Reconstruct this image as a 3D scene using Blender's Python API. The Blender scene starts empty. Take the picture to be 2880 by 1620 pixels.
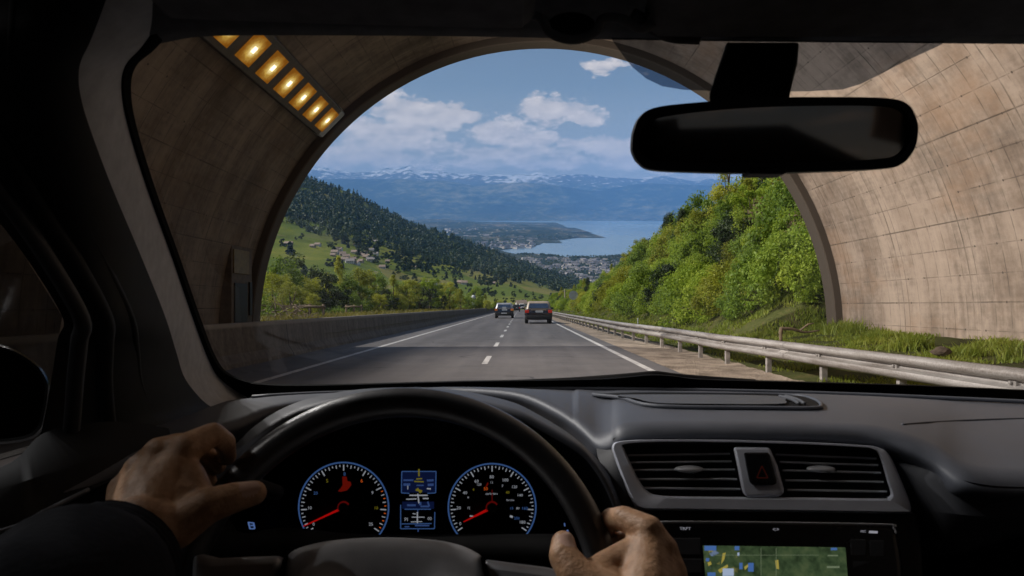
import bpy, bmesh, math, random
import numpy as np
from mathutils import Vector, Matrix, noise as mnoise

R_ = math.radians
random.seed(7)
rng = np.random.default_rng(7)
scene = bpy.context.scene
COL = scene.collection

# ---------------------------------------------------------------- frames
# road frame: x right, y along the road, z up from the road, origin at the driver's eye;
# the road runs downhill, so the frame is pitched down against the level world
FPX = 1760.9
SLOPE = math.atan((770 - 533) / FPX)
CAMZ = 300.0
MR = Matrix.Translation((0, 0, CAMZ)) @ Matrix.Rotation(-SLOPE, 4, 'X')
ROADZ = -1.2


def P(x, y, Y):
    return Vector(((x - 1310) * Y / FPX, Y, (770 - y) * Y / FPX))


def W(x, y, Y):
    return MR @ P(x, y, Y)


def on_level(x, y, z):
    d = (MR.to_3x3() @ P(x, y, 1.0))
    t = (z - CAMZ) / d.z
    return Vector((0, 0, CAMZ)) + d * t


def lerp(a, b, t):
    return a + (b - a) * t


def interp(x, pts):
    return float(np.interp(x, [p[0] for p in pts], [p[1] for p in pts]))


def s2l(r, g, b):
    def f(c):
        c /= 255.0
        return c / 12.92 if c <= 0.04045 else ((c + 0.055) / 1.055) ** 2.4
    return (f(r), f(g), f(b), 1.0)


# ---------------------------------------------------------------- node helper
class NT:
    def __init__(s, tree):
        s.t = tree
        s.t.nodes.clear()

    def n(s, typ, ins=None, **props):
        nd = s.t.nodes.new(typ)
        for k, v in props.items():
            setattr(nd, k, v)
        for k, v in (ins or {}).items():
            s.set(nd.inputs[k], v)
        return nd

    def set(s, sock, v):
        if isinstance(v, bpy.types.NodeSocket):
            s.t.links.new(v, sock)
        elif isinstance(v, bpy.types.Node):
            s.t.links.new(v.outputs[0], sock)
        else:
            if hasattr(sock.default_value, '__len__') and not hasattr(v, '__len__'):
                v = (v,) * len(sock.default_value)
            if hasattr(sock.default_value, '__len__') and len(sock.default_value) == 4 and len(v) == 3:
                v = tuple(v) + (1.0,)
            sock.default_value = v

    def m(s, op, a, b=0.5, c=0.5, clamp=False):
        return s.n('ShaderNodeMath', {0: a, 1: b, 2: c}, operation=op, use_clamp=clamp).outputs[0]

    def vm(s, op, a, b=(0, 0, 0)):
        nd = s.n('ShaderNodeVectorMath', {0: a, 1: b}, operation=op)
        return nd.outputs[1] if op in ('LENGTH', 'DOT_PRODUCT', 'DISTANCE') else nd.outputs[0]

    def mix(s, f, a, b, mode='MIX'):
        nd = s.n('ShaderNodeMix', data_type='RGBA', blend_type=mode)
        s.set(nd.inputs[0], f); s.set(nd.inputs[6], a); s.set(nd.inputs[7], b)
        return nd.outputs[2]

    def ramp(s, f, stops, interp='LINEAR'):
        nd = s.n('ShaderNodeValToRGB', {0: f})
        cr = nd.color_ramp
        cr.interpolation = interp
        while len(cr.elements) < len(stops):
            cr.elements.new(0.5)
        for e, (p, c) in zip(cr.elements, stops):
            e.position = p
            if not hasattr(c, '__len__'):
                c = (c, c, c)
            e.color = tuple(c)[:3] + (1.0,)
        return nd.outputs[0]

    def noise(s, vec, scale, detail=4, rough=0.55, dist=0.0, dim='3D'):
        ins = {'Scale': scale, 'Detail': detail, 'Roughness': rough, 'Distortion': dist}
        if vec is not None:
            ins['Vector'] = vec
        return s.n('ShaderNodeTexNoise', ins, noise_dimensions=dim).outputs[0]

    def voro(s, vec, scale, feature='F1', out=0, rand=1.0):
        return s.n('ShaderNodeTexVoronoi', {'Vector': vec, 'Scale': scale, 'Randomness': rand}, feature=feature).outputs[out]

    def coord(s, which='Object'):
        return s.n('ShaderNodeTexCoord').outputs[which]

    def geo(s, which='Position'):
        return s.n('ShaderNodeNewGeometry').outputs[which]

    def mapv(s, vec, scale=(1, 1, 1), loc=(0, 0, 0), rot=(0, 0, 0)):
        return s.n('ShaderNodeMapping', {'Vector': vec, 'Scale': scale, 'Location': loc, 'Rotation': rot}).outputs[0]

    def sep(s, v):
        return s.n('ShaderNodeSeparateXYZ', {0: v}).outputs

    def comb(s, x, y, z):
        return s.n('ShaderNodeCombineXYZ', {0: x, 1: y, 2: z}).outputs[0]

    def bump(s, h, strength=0.3, dist=0.02):
        return s.n('ShaderNodeBump', {'Strength': strength, 'Distance': dist, 'Height': h}).outputs[0]

    def principled(s, **k):
        nd = s.n('ShaderNodeBsdfPrincipled')
        names = {'base': 'Base Color', 'rough': 'Roughness', 'metal': 'Metallic', 'normal': 'Normal', 'spec': 'Specular IOR Level',
                 'emis': 'Emission Color', 'estr': 'Emission Strength', 'coat': 'Coat Weight', 'sss': 'Subsurface Weight', 'alpha': 'Alpha',
                 'trans': 'Transmission Weight', 'sheen': 'Sheen Weight', 'coatr': 'Coat Roughness'}
        for kk, v in k.items():
            s.set(nd.inputs[names[kk]], v)
        return nd

    def out(s, sh, vol=False):
        o = s.n('ShaderNodeOutputMaterial')
        s.set(o.inputs['Volume' if vol else 'Surface'], sh)


MATS = {}


def newmat(name):
    m = bpy.data.materials.new(name)
    m.use_nodes = True
    MATS[name] = m
    return m, NT(m.node_tree)


def simple(name, base, rough=0.5, metal=0.0, spec=0.5, nscale=40.0, namt=0.25, bscale=None, bstr=0.2, bdist=0.001, **kw):
    """plain surface with slight tonal mottling and optional fine bump"""
    m, t = newmat(name)
    c = t.coord('Object')
    nz = t.noise(c, nscale, 5)
    base = tuple(base)[:3]
    lo = tuple(v * (1 - namt) for v in base); hi = tuple(min(1, v * (1 + namt)) for v in base)
    col = t.ramp(nz, [(0.3, lo), (0.7, hi)])
    k = dict(base=col, rough=t.m('ADD', rough - 0.06, t.m('MULTIPLY', nz, 0.12)), metal=metal, spec=spec)
    if bscale:
        k['normal'] = t.bump(t.noise(c, bscale, 3), bstr, bdist)
    k.update(kw)
    t.out(t.principled(**k))
    return m


def emitter(name, col, strength):
    m, t = newmat(name)
    t.out(t.n('ShaderNodeEmission', {'Color': tuple(col)[:3] + (1,), 'Strength': strength}))
    if strength < 2: m.cycles.emission_sampling = 'NONE'
    return m


# ---------------------------------------------------------------- objects
OFF = {}


def tag(o, label=None, cat=None, group=None, kind=None):
    if label: o['label'] = label
    if cat: o['category'] = cat
    if group: o['group'] = group
    if kind: o['kind'] = kind
    return o


def thing(name, label, cat, base, group=None, road=True):
    """an Empty at the thing's base (base given in the road frame when road=True)"""
    o = bpy.data.objects.new(name, None)
    COL.objects.link(o)
    o.empty_display_size = 0.1
    base = Vector(base)
    o.matrix_world = (MR @ Matrix.Translation(base)) if road else Matrix.Translation(base)
    OFF[o.name] = base
    return tag(o, label, cat, group)


def link_mesh(name, me, mat, parent=None, road=True, smooth=None, base=None):
    """link a mesh whose vertices are in the road frame (or world): re-based to its parent or to its own foot"""
    for mm in (mat if isinstance(mat, (list, tuple)) else [mat]):
        me.materials.append(mm)
    if smooth is not None:
        me.polygons.foreach_set('use_smooth', [smooth] * len(me.polygons))
    o = bpy.data.objects.new(name, me)
    COL.objects.link(o)
    if parent is not None:
        off = OFF[parent.name]
        me.transform(Matrix.Translation(-off))
        o.parent = parent
        OFF[o.name] = off
    else:
        n = len(me.vertices)
        co = np.empty(n * 3, np.float32); me.vertices.foreach_get('co', co); co = co.reshape(-1, 3)
        lo, hi = co.min(0), co.max(0)
        off = Vector(base) if base is not None else Vector(((lo[0] + hi[0]) / 2, (lo[1] + hi[1]) / 2, lo[2]))
        off = Vector([float(v) for v in off])
        me.transform(Matrix.Translation(-off))
        o.matrix_world = (MR @ Matrix.Translation(off)) if road else Matrix.Translation(off)
        OFF[o.name] = off
    me.update()
    return o


class MB:
    """collects shapes into one mesh"""
    def __init__(s):
        s.v = []; s.f = []; s.mi = []; s.cur = 0; s.uv = None

    def add(s, vs, fs):
        b = len(s.v)
        s.v += [tuple(v) for v in vs]
        for f in fs:
            s.f.append(tuple(i + b for i in f)); s.mi.append(s.cur)
        return s

    def box(s, c, size, rot=None):
        c = Vector(c); h = Vector(size) / 2
        vs = [Vector((sx * h.x, sy * h.y, sz * h.z)) for sz in (-1, 1) for sy in (-1, 1) for sx in (-1, 1)]
        if rot is not None:
            vs = [rot @ v for v in vs]
        return s.add([c + v for v in vs], [(0, 2, 3, 1), (4, 5, 7, 6), (0, 1, 5, 4), (2, 6, 7, 3), (0, 4, 6, 2), (1, 3, 7, 5)])

    def hexa(s, q0, q1):
        """solid between two quads"""
        n = len(q0)
        fs = [tuple(range(n))[::-1], tuple(range(n, 2 * n))]
        fs += [(i, (i + 1) % n, n + (i + 1) % n, n + i) for i in range(n)]
        return s.add(list(q0) + list(q1), fs)

    def loft(s, rows, close=False, cap=False):
        n = len(rows[0]); vs = [p for r in rows for p in r]; fs = []
        for i in range(len(rows) - 1):
            for j in range(n if close else n - 1):
                k = (j + 1) % n
                fs.append((i * n + j, i * n + k, (i + 1) * n + k, (i + 1) * n + j))
        if cap:
            fs.append(tuple(range(n))[::-1]); fs.append(tuple((len(rows) - 1) * n + j for j in range(n)))
        return s.add(vs, fs)

    def tube(s, pts, rad, seg=10, cap=True, closed=False):
        pts = [Vector(p) for p in pts]; n = len(pts)
        if not hasattr(rad, '__len__'): rad = [rad] * n
        rows = []; up = None
        for i, p in enumerate(pts):
            a = pts[(i - 1) % n] if (closed or i > 0) else p
            b = pts[(i + 1) % n] if (closed or i < n - 1) else p
            t = (b - a).normalized()
            if up is None:
                up = Vector((0, 0, 1)) if abs(t.z) < 0.9 else Vector((1, 0, 0))
            u = (up - t * up.dot(t)).normalized(); w = t.cross(u); up = u
            rows.append([p + (u * math.cos(2 * math.pi * k / seg) + w * math.sin(2 * math.pi * k / seg)) * rad[i] for k in range(seg)])
        if closed:
            rows.append(rows[0])
            return s.loft(rows, close=True)
        return s.loft(rows, close=True, cap=cap)

    def ball(s, c, r, seg=12, rings=8, rot=None):
        if not hasattr(r, '__len__'): r = (r, r, r)
        c = Vector(c); rows = []
        for i in range(rings + 1):
            th = math.pi * i / rings
            row = []
            for k in range(seg):
                ph = 2 * math.pi * k / seg
                v = Vector((r[0] * math.sin(th) * math.cos(ph), r[1] * math.sin(th) * math.sin(ph), r[2] * math.cos(th)))
                if rot is not None: v = rot @ v
                row.append(c + v)
            rows.append(row)
        return s.loft(rows[::-1], close=True)

    def prism(s, poly, d):
        """polygon (list of 3d points) pushed by vector d"""
        d = Vector(d)
        return s.hexa([Vector(p) for p in poly], [Vector(p) + d for p in poly])

    def mesh(s, name):
        me = bpy.data.meshes.new(name)
        me.from_pydata(s.v, [], s.f)
        me.polygons.foreach_set('material_index', s.mi)
        return me

    def build(s, name, mat, parent=None, road=True, smooth=False, bevel=None, bseg=2, base=None, subsurf=0, fix=True, weld=False, angle=None):
        me = s.mesh(name)
        if fix or weld:
            bm = bmesh.new(); bm.from_mesh(me)
            if weld: bmesh.ops.remove_doubles(bm, verts=bm.verts, dist=1e-5)
            bmesh.ops.recalc_face_normals(bm, faces=bm.faces)
            bm.to_mesh(me); bm.free()
        o = link_mesh(name, me, mat, parent, road, smooth, base)
        if bevel:
            b = o.modifiers.new('bevel', 'BEVEL'); b.width = bevel; b.segments = bseg; b.limit_method = 'ANGLE'; b.angle_limit = R_(35)
            b.use_clamp_overlap = True
        if subsurf:
            q = o.modifiers.new('sub', 'SUBSURF'); q.levels = subsurf; q.render_levels = subsurf
        if angle:
            o.data.set_sharp_from_angle(angle=R_(angle))
        return o


def smooth_path(pts, n, closed=False):
    """Catmull-Rom through points"""
    pts = [Vector(p) for p in pts]; out = []; m = len(pts)
    segs = m if closed else m - 1
    for i in range(segs):
        p1, p2 = pts[i], pts[(i + 1) % m]
        p0 = pts[i - 1] if (i > 0 or closed) else p1 + (p1 - p2)
        p3 = pts[(i + 2) % m] if (i < m - 2 or closed) else p2 + (p2 - p1)
        for k in range(n):
            t = k / n
            out.append(0.5 * ((2 * p1) + (p2 - p0) * t + (2 * p0 - 5 * p1 + 4 * p2 - p3) * t * t + (3 * p1 - p0 - 3 * p2 + p3) * t ** 3))
    if not closed: out.append(pts[-1])
    return out


def copy_thing(o, name=None):
    c = o.copy(); COL.objects.link(c)
    for ch in list(o.children):
        d = ch.copy(); COL.objects.link(d); d.parent = c
        for g in list(ch.children):
            e = g.copy(); COL.objects.link(e); e.parent = d
    return c


def np_mesh(name, verts, faces4=None, faces3=None):
    me = bpy.data.meshes.new(name)
    verts = np.asarray(verts, np.float32)
    me.vertices.add(len(verts)); me.vertices.foreach_set('co', verts.ravel())
    loops = []; starts = []; tot = 0
    for fa in (faces4, faces3):
        if fa is None or len(fa) == 0: continue
        fa = np.asarray(fa, np.int32); k = fa.shape[1]
        loops.append(fa.ravel()); starts.append(tot + np.arange(len(fa), dtype=np.int32) * k); tot += fa.size
    loops = np.concatenate(loops); starts = np.concatenate(starts)
    me.loops.add(len(loops)); me.loops.foreach_set('vertex_index', loops)
    me.polygons.add(len(starts)); me.polygons.foreach_set('loop_start', starts)
    me.update(calc_edges=True)
    return me


def grid_faces(nr, nc):
    i, j = np.meshgrid(np.arange(nr - 1), np.arange(nc - 1), indexing='ij')
    a = (i * nc + j).ravel()
    return np.stack([a, a + 1, a + nc + 1, a + nc], 1)


# ---------------------------------------------------------------- lettering outlines, made while the scene is still empty
GLYPH = {}
for s_ in ['0', '00', '10', '100', '11', '12', '120', '140', '15', '160', '180', '20', '200', '25', '4', '40', '5', '50', '6', '60', '7', '8', '80', '9', '<:>', '>+', 'AM', 'CD', 'FM', 'INFO', 'MEDIA', 'MIC', 'NAV', 'PI', 'SRC', 'TEL', 'TMC', 'TRPT', 'cartitters', 'furutes', 'v']:
    cu = bpy.data.curves.new('lettering', 'FONT'); cu.body = s_; cu.align_x = 'CENTER'; cu.align_y = 'CENTER'; cu.size = 1.0; cu.resolution_u = 2
    o_ = bpy.data.objects.new('lettering', cu); COL.objects.link(o_)
    dg = bpy.context.evaluated_depsgraph_get(); dg.update()
    me_ = o_.evaluated_get(dg).to_mesh()
    GLYPH[s_] = ([(v.co.x, v.co.y) for v in me_.vertices], [tuple(f.vertices) for f in me_.polygons])
    o_.evaluated_get(dg).to_mesh_clear()
    bpy.data.objects.remove(o_); bpy.data.curves.remove(cu)


def leaf_cloud(seed, n, rx, rz, zc, nclump, leaf, shape='dome', crad=0.34):
    r = np.random.default_rng(seed)
    a = r.random(nclump) * 2 * np.pi
    if shape == 'dome':
        h = r.random(nclump) ** 0.85; rad = np.sqrt(np.clip(1 - h ** 1.8, 0.04, 1)) * np.sqrt(r.uniform(0.25, 1, nclump))
        cz = h * rz
    elif shape == 'cone':
        h = r.random(nclump) ** 0.8; rad = (1.02 - h) * np.sqrt(r.uniform(0.3, 1, nclump)); cz = zc + (h - 0.5) * 2 * rz
    else:
        u = r.uniform(-1, 1, nclump); rr = r.uniform(0.45, 1, nclump) ** 0.6
        rad = np.sqrt(1 - u * u) * rr; cz = zc + u * rr * rz
    cc = np.stack([rad * np.cos(a) * rx, rad * np.sin(a) * rx, cz], 1)
    cs = r.uniform(0.5, 1.25, nclump) * crad * rx
    k = r.integers(0, nclump, n)
    d = r.normal(0, 1, (n, 3)); d /= np.linalg.norm(d, axis=1)[:, None]
    rr = r.random(n) ** 0.45
    c = cc[k] + d * (cs[k] * rr)[:, None] * np.array([1, 1, 0.8])
    c[:, 2] = np.maximum(c[:, 2], 0.02)
    nrm = d * 0.8 + r.normal(0, 0.6, (n, 3)) + np.array([0, 0, 0.35]); nrm /= np.linalg.norm(nrm, axis=1)[:, None]
    t = r.normal(0, 1, (n, 3)); u = np.cross(nrm, t); u /= np.linalg.norm(u, axis=1)[:, None]
    v = np.cross(nrm, u)
    s = (leaf * r.uniform(0.6, 1.4, n))[:, None]
    V = np.stack([c - u * s * 0.55, c - v * s * 0.32 + nrm * s * 0.1, c + u * s * 0.65, c + v * s * 0.32 + nrm * s * 0.1], 1).reshape(-1, 3)
    return np_mesh('crown', V, np.arange(4 * n).reshape(-1, 4)), cc


HAZE_D = 3.6e-5
SKY_S = 0.10
SKY_TINT = (0.88, 0.77, 0.68, 1)
CLOUD_LO = (5.0, 4.6, 4.4, 1)
CLOUD_HI = (10.8, 9.3, 8.1, 1)
CLOUD_VEIL = (7.0, 6.0, 5.3, 1)
EXPOSURE = 0.0
BULB = 2.6
LAMP_W = 122.0
LAMP_FILL_W = 50.0
# ================================================================ materials
def concrete_mat(name, base, line=True, warm=0.0):
    """board-marked tunnel concrete: uv.x = metres along the tunnel, uv.y = metres round the arch"""
    m, t = newmat(name)
    uv = t.n('ShaderNodeUVMap').outputs[0]
    x, y, _ = t.sep(uv)
    big = t.noise(uv, 0.35, 5, 0.6)
    fine = t.noise(uv, 6.0, 6, 0.65)
    streak = t.noise(t.mapv(uv, (1.1, 0.14, 1)), 1.0, 6, 0.7)
    streak2 = t.noise(t.mapv(uv, (7.0, 0.25, 1)), 1.0, 4, 0.6)
    board = t.noise(t.mapv(uv, (0.3, 9.0, 1)), 1.0, 3, 0.5)
    v = t.m('ADD', t.m('MULTIPLY', big, 0.45), t.m('MULTIPLY', streak, 0.36))
    v = t.m('ADD', v, t.m('MULTIPLY', streak2, 0.14))
    v = t.m('ADD', v, t.m('MULTIPLY', fine, 0.2))
    v = t.m('ADD', v, t.m('MULTIPLY', board, 0.10))
    b = base
    arch_shade = t.m('MULTIPLY', t.ramp(t.m('DIVIDE', y, 30.0), [(0.345, 0.0), (0.50, 1.0)]), t.ramp(t.m('ADD', t.m('MULTIPLY', streak, 0.5), t.m('MULTIPLY', big, 0.5)), [(0.30, 1.0), (0.72, 0.35)])) if line else 0.0  # left flank and vault darkened in the colour for their shade, blotchy
    col = t.ramp(t.m('MULTIPLY', v, 0.7), [(0.33, tuple(c * 0.36 for c in b)), (0.40, tuple(c * 0.68 for c in b)), (0.455, b), (0.56, tuple(c * 1.22 for c in b))])

    st1 = t.m('MULTIPLY', t.ramp(t.noise(t.mapv(uv, (0.55, 0.10, 1), loc=(3, 7, 0)), 1.0, 5, 0.65), [(0.455, 0.0), (0.58, 1.0)]), t.ramp(t.noise(uv, 1.1, 5, 0.7), [(0.38, 0.15), (0.62, 1.0)]))
    col = t.mix(t.m('MULTIPLY', st1, 0.6), col, tuple(c * f for c, f in zip(b, (0.34, 0.29, 0.25))))
    st2 = t.ramp(t.noise(t.mapv(uv, (0.35, 0.5, 1), loc=(11, 2, 0)), 1.0, 6, 0.65), [(0.52, 0.0), (0.68, 0.5)])
    col = t.mix(st2, col, tuple(c * f for c, f in zip(b, (0.80, 0.62, 0.47))))

    def lines(coord, period, width, wob):
        c = t.m('ADD', t.m('DIVIDE', coord, period), t.m('MULTIPLY', t.m('SUBTRACT', t.noise(uv, 1.3, 3), 0.5), wob))
        fr = t.m('ABSOLUTE', t.m('SUBTRACT', t.m('FRACT', c), 0.5))
        return t.m('SUBTRACT', 1.0, t.m('MULTIPLY', fr, 2 * period / width), clamp=True)
    if line:
        col = t.mix(t.m('MULTIPLY', arch_shade, 0.75), col, (0.035, 0.026, 0.02))
        broken = t.ramp(t.noise(uv, 2.2, 4), [(0.36, 0.0), (0.56, 1.0)])
        broken2 = t.ramp(t.noise(t.mapv(uv, loc=(5, 3, 0)), 0.8, 5), [(0.42, 0.25), (0.6, 1.0)])
        minor = t.m('MULTIPLY', t.m('MAXIMUM', lines(x, 0.42, 0.035, 0.02), lines(y, 0.55, 0.03, 0.015)), t.m('MULTIPLY', broken, 0.6))
        major = t.m('MULTIPLY', t.m('MAXIMUM', lines(x, 2.52, 0.05, 0.006), lines(y, 1.65, 0.045, 0.008)), t.m('MULTIPLY', broken2, 0.85))
        ln = t.m('MAXIMUM', minor, major)
        cell = t.comb(t.m('FRACT', t.m('DIVIDE', x, 0.63)), t.m('FRACT', t.m('DIVIDE', y, 0.55)), 0.0)
        d = t.vm('DISTANCE', t.vm('MULTIPLY', cell, (0.63, 0.55, 0)), (0.315, 0.275, 0))
        keep = t.ramp(t.noise(t.vm('FLOOR', t.comb(t.m('DIVIDE', x, 0.63), t.m('DIVIDE', y, 0.55), 0.0)), 7.3, 0), [(0.5, 0.0), (0.53, 1.0)])
        hole = t.m('MULTIPLY', t.m('LESS_THAN', d, 0.022), keep)
        ln = t.m('MAXIMUM', ln, t.m('MULTIPLY', hole, 0.8))
        col = t.mix(ln, col, tuple(c * 0.16 for c in b))
        h = t.m('SUBTRACT', t.m('MULTIPLY', fine, 0.3), ln)
    else:
        h = fine
    t.out(t.principled(base=col, rough=0.86, spec=0.25, normal=t.bump(h, 0.5, 0.02)))
    return m


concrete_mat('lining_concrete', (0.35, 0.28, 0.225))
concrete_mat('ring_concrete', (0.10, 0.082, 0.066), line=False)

# barrier concrete (object coords, y along the road)
m, t = newmat('barrier_concrete')
c = t.coord('Object'); x, y, z = t.sep(c)
st = t.noise(t.mapv(c, (1, 1.2, 0.12)), 2.0, 6, 0.7); fi = t.noise(c, 9, 5, 0.6)
v = t.m('ADD', t.m('MULTIPLY', st, 0.6), t.m('MULTIPLY', fi, 0.4))
col = t.ramp(v, [(0.33, (0.045, 0.037, 0.031)), (0.5, (0.10, 0.083, 0.07)), (0.68, (0.17, 0.145, 0.125))])
fr = t.m('ABSOLUTE', t.m('SUBTRACT', t.m('FRACT', t.m('DIVIDE', y, 6.0)), 0.5))
joint = t.m('LESS_THAN', fr, 0.004)
col = t.mix(joint, col, (0.012, 0.01, 0.01))
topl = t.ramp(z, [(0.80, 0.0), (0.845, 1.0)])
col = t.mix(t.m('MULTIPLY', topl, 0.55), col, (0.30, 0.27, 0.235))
t.out(t.principled(base=col, rough=0.85, spec=0.3, normal=t.bump(fi, 0.4, 0.01)))

# asphalt
m, t = newmat('asphalt')
c = t.coord('Object'); x, y, z = t.sep(c)
fi = t.noise(c, 60, 4, 0.7); lg = t.noise(t.mapv(c, (1.1, 0.045, 1)), 1.0, 5, 0.6); md = t.noise(c, 1.1, 5, 0.65)
v = t.m('ADD', t.m('ADD', t.m('MULTIPLY', fi, 0.35), t.m('MULTIPLY', lg, 0.55)), t.m('MULTIPLY', md, 0.3))
col = t.ramp(v, [(0.40, (0.052, 0.049, 0.051)), (0.60, (0.105, 0.099, 0.101)), (0.78, (0.15, 0.141, 0.141))])
crack = t.voro(t.vm('ADD', c, t.vm('MULTIPLY', t.n('ShaderNodeTexNoise', {'Vector': c, 'Scale': 1.0}).outputs[1], (1.2, 1.2, 0))), 0.22, 'DISTANCE_TO_EDGE')
cr = t.m('MULTIPLY', t.m('LESS_THAN', crack, 0.006), t.ramp(t.noise(c, 0.25, 2), [(0.5, 0.0), (0.6, 0.8)]))
col = t.mix(cr, col, (0.02, 0.019, 0.02))
trk = t.m('COSINE', t.m('MULTIPLY', t.m('SUBTRACT', x, 1.465), 3.831))
trk = t.m('MULTIPLY', t.ramp(trk, [(0.0, 0.0), (1.0, 1.0)]), t.ramp(t.noise(t.mapv(c, (0.8, 0.05, 1)), 1.0, 3), [(0.3, 0.25), (0.7, 1.0)]))
col = t.mix(t.m('MULTIPLY', trk, 0.32), col, (0.055, 0.052, 0.052))
pat = t.ramp(t.noise(t.mapv(c, (0.35, 0.12, 1)), 1.0, 5, 0.7), [(0.55, 0.0), (0.60, 0.35)])
col = t.mix(pat, col, (0.07, 0.066, 0.066))
t.out(t.principled(base=col, rough=0.78, spec=0.35, normal=t.bump(fi, 0.35, 0.006)))

# worn road paint
m, t = newmat('road_paint')
c = t.coord('Object')
w = t.m('ADD', t.m('MULTIPLY', t.noise(c, 14, 5, 0.7), 0.7), t.m('MULTIPLY', t.noise(c, 1.2, 3), 0.4))
col = t.ramp(w, [(0.42, (0.14, 0.13, 0.13)), (0.52, (0.42, 0.41, 0.40)), (0.7, (0.62, 0.61, 0.6))])
t.out(t.principled(base=col, rough=0.6))

# gravel shoulder
m, t = newmat('gravel')
c = t.coord('Object')
a = t.noise(c, 1.4, 5, 0.65); g = t.voro(c, 22); g2 = t.noise(c, 34, 4, 0.7)
v = t.m('ADD', t.m('MULTIPLY', a, 0.6), t.m('MULTIPLY', g2, 0.45))
col = t.ramp(v, [(0.36, (0.075, 0.062, 0.050)), (0.48, (0.22, 0.18, 0.143)), (0.60, (0.38, 0.315, 0.255))])
t.out(t.principled(base=col, rough=0.95, spec=0.15, normal=t.bump(t.m('ADD', g, g2), 0.8, 0.03)))

# grassy soil
def soil(name, a, b, c2, s1=0.8, s2=9):
    m, t = newmat(name)
    c = t.coord('Object')
    v = t.m('ADD', t.m('MULTIPLY', t.noise(c, s1, 5, 0.6), 0.6), t.m('MULTIPLY', t.noise(c, s2, 5, 0.7), 0.4))
    col = t.ramp(v, [(0.36, a), (0.5, b), (0.66, c2)])
    t.out(t.principled(base=col, rough=0.95, spec=0.1, normal=t.bump(t.noise(c, s2 * 2, 4), 0.7, 0.05)))
soil('verge_soil', (0.03, 0.027, 0.012), (0.055, 0.065, 0.018), (0.10, 0.085, 0.035))
soil('bank_soil', (0.018, 0.024, 0.008), (0.035, 0.05, 0.012), (0.09, 0.075, 0.035), 0.25, 4)
soil('embankment_soil', (0.03, 0.04, 0.012), (0.07, 0.085, 0.02), (0.13, 0.12, 0.035), 0.2, 3)

# leaves
def leaves(name, dark, mid, light, s=0.5, transl=0.5):
    m, t = newmat(name)
    c = t.coord('Object')
    oi = t.n('ShaderNodeObjectInfo').outputs['Random']
    off = t.vm('ADD', c, t.comb(t.m('MULTIPLY', oi, 37.0), t.m('MULTIPLY', oi, 11.0), 0.0))
    v = t.m('ADD', t.m('MULTIPLY', t.noise(off, s, 3), 0.62), t.m('MULTIPLY', t.noise(off, s * 11, 2), 0.45))
    v = t.m('ADD', v, t.m('MULTIPLY', t.m('SUBTRACT', oi, 0.5), 0.16))
    col = t.ramp(v, [(0.36, dark), (0.52, mid), (0.70, light)])
    d = t.principled(base=col, rough=0.55, spec=0.35)
    tr = t.n('ShaderNodeBsdfTranslucent', {'Color': t.mix(0.5, col, tuple(light))})
    t.out(t.n('ShaderNodeMixShader', {0: transl, 1: d, 2: tr}).outputs[0])
    return m
leaves('leaf_bright', (0.0907, 0.1578, 0.0147), (0.2268, 0.3321, 0.0258), (0.4385, 0.5147, 0.059))
leaves('leaf_mid', (0.0635, 0.1196, 0.0166), (0.1512, 0.2407, 0.0258), (0.3024, 0.3901, 0.0516))
leaves('leaf_dark', (0.012, 0.026, 0.009), (0.026, 0.05, 0.014), (0.055, 0.085, 0.02), transl=0.2)
leaves('leaf_olive', (0.1361, 0.1578, 0.0184), (0.2722, 0.2989, 0.0258), (0.4838, 0.4815, 0.059))
leaves('leaf_dry', (0.07, 0.05, 0.022), (0.15, 0.115, 0.05), (0.24, 0.19, 0.09))
leaves('needle_dark', (0.008, 0.018, 0.009), (0.017, 0.034, 0.014), (0.034, 0.056, 0.02), s=0.05, transl=0.12)
leaves('forest_leaf', (0.016, 0.034, 0.014), (0.034, 0.060, 0.019), (0.064, 0.090, 0.026), s=0.012, transl=0.15)
leaves('grass_blade', (0.096, 0.1418, 0.0154), (0.18, 0.243, 0.0264), (0.336, 0.351, 0.066), s=0.6)
leaves('grass_yellow', (0.09, 0.085, 0.012), (0.17, 0.155, 0.02), (0.30, 0.25, 0.05), s=0.5)
simple('bark', (0.09, 0.065, 0.045), 0.9, nscale=9, namt=0.4, bscale=20, bstr=0.6, bdist=0.02)
simple('old_wood', (0.15, 0.11, 0.068), 0.85, nscale=6, namt=0.35)
simple('pale_rock', (0.36, 0.30, 0.23), 0.9, nscale=5, namt=0.3, bscale=12, bstr=0.6, bdist=0.03)

# galvanised guardrail, weathered
m, t = newmat('galvanised')
c = t.coord('Object')
v = t.m('ADD', t.m('MULTIPLY', t.noise(t.mapv(c, (1, 0.35, 3)), 2.2, 5, 0.65), 0.65), t.m('MULTIPLY', t.noise(c, 40, 3), 0.3))
col = t.ramp(v, [(0.33, (0.15, 0.125, 0.108)), (0.5, (0.31, 0.29, 0.275)), (0.7, (0.46, 0.44, 0.425))])
t.out(t.principled(base=col, rough=0.55, metal=0.25, spec=0.5, normal=t.bump(t.noise(c, 3, 3), 0.15, 0.02)))
simple('post_steel', (0.27, 0.25, 0.235), 0.6, metal=0.2, nscale=8, namt=0.35)

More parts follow.
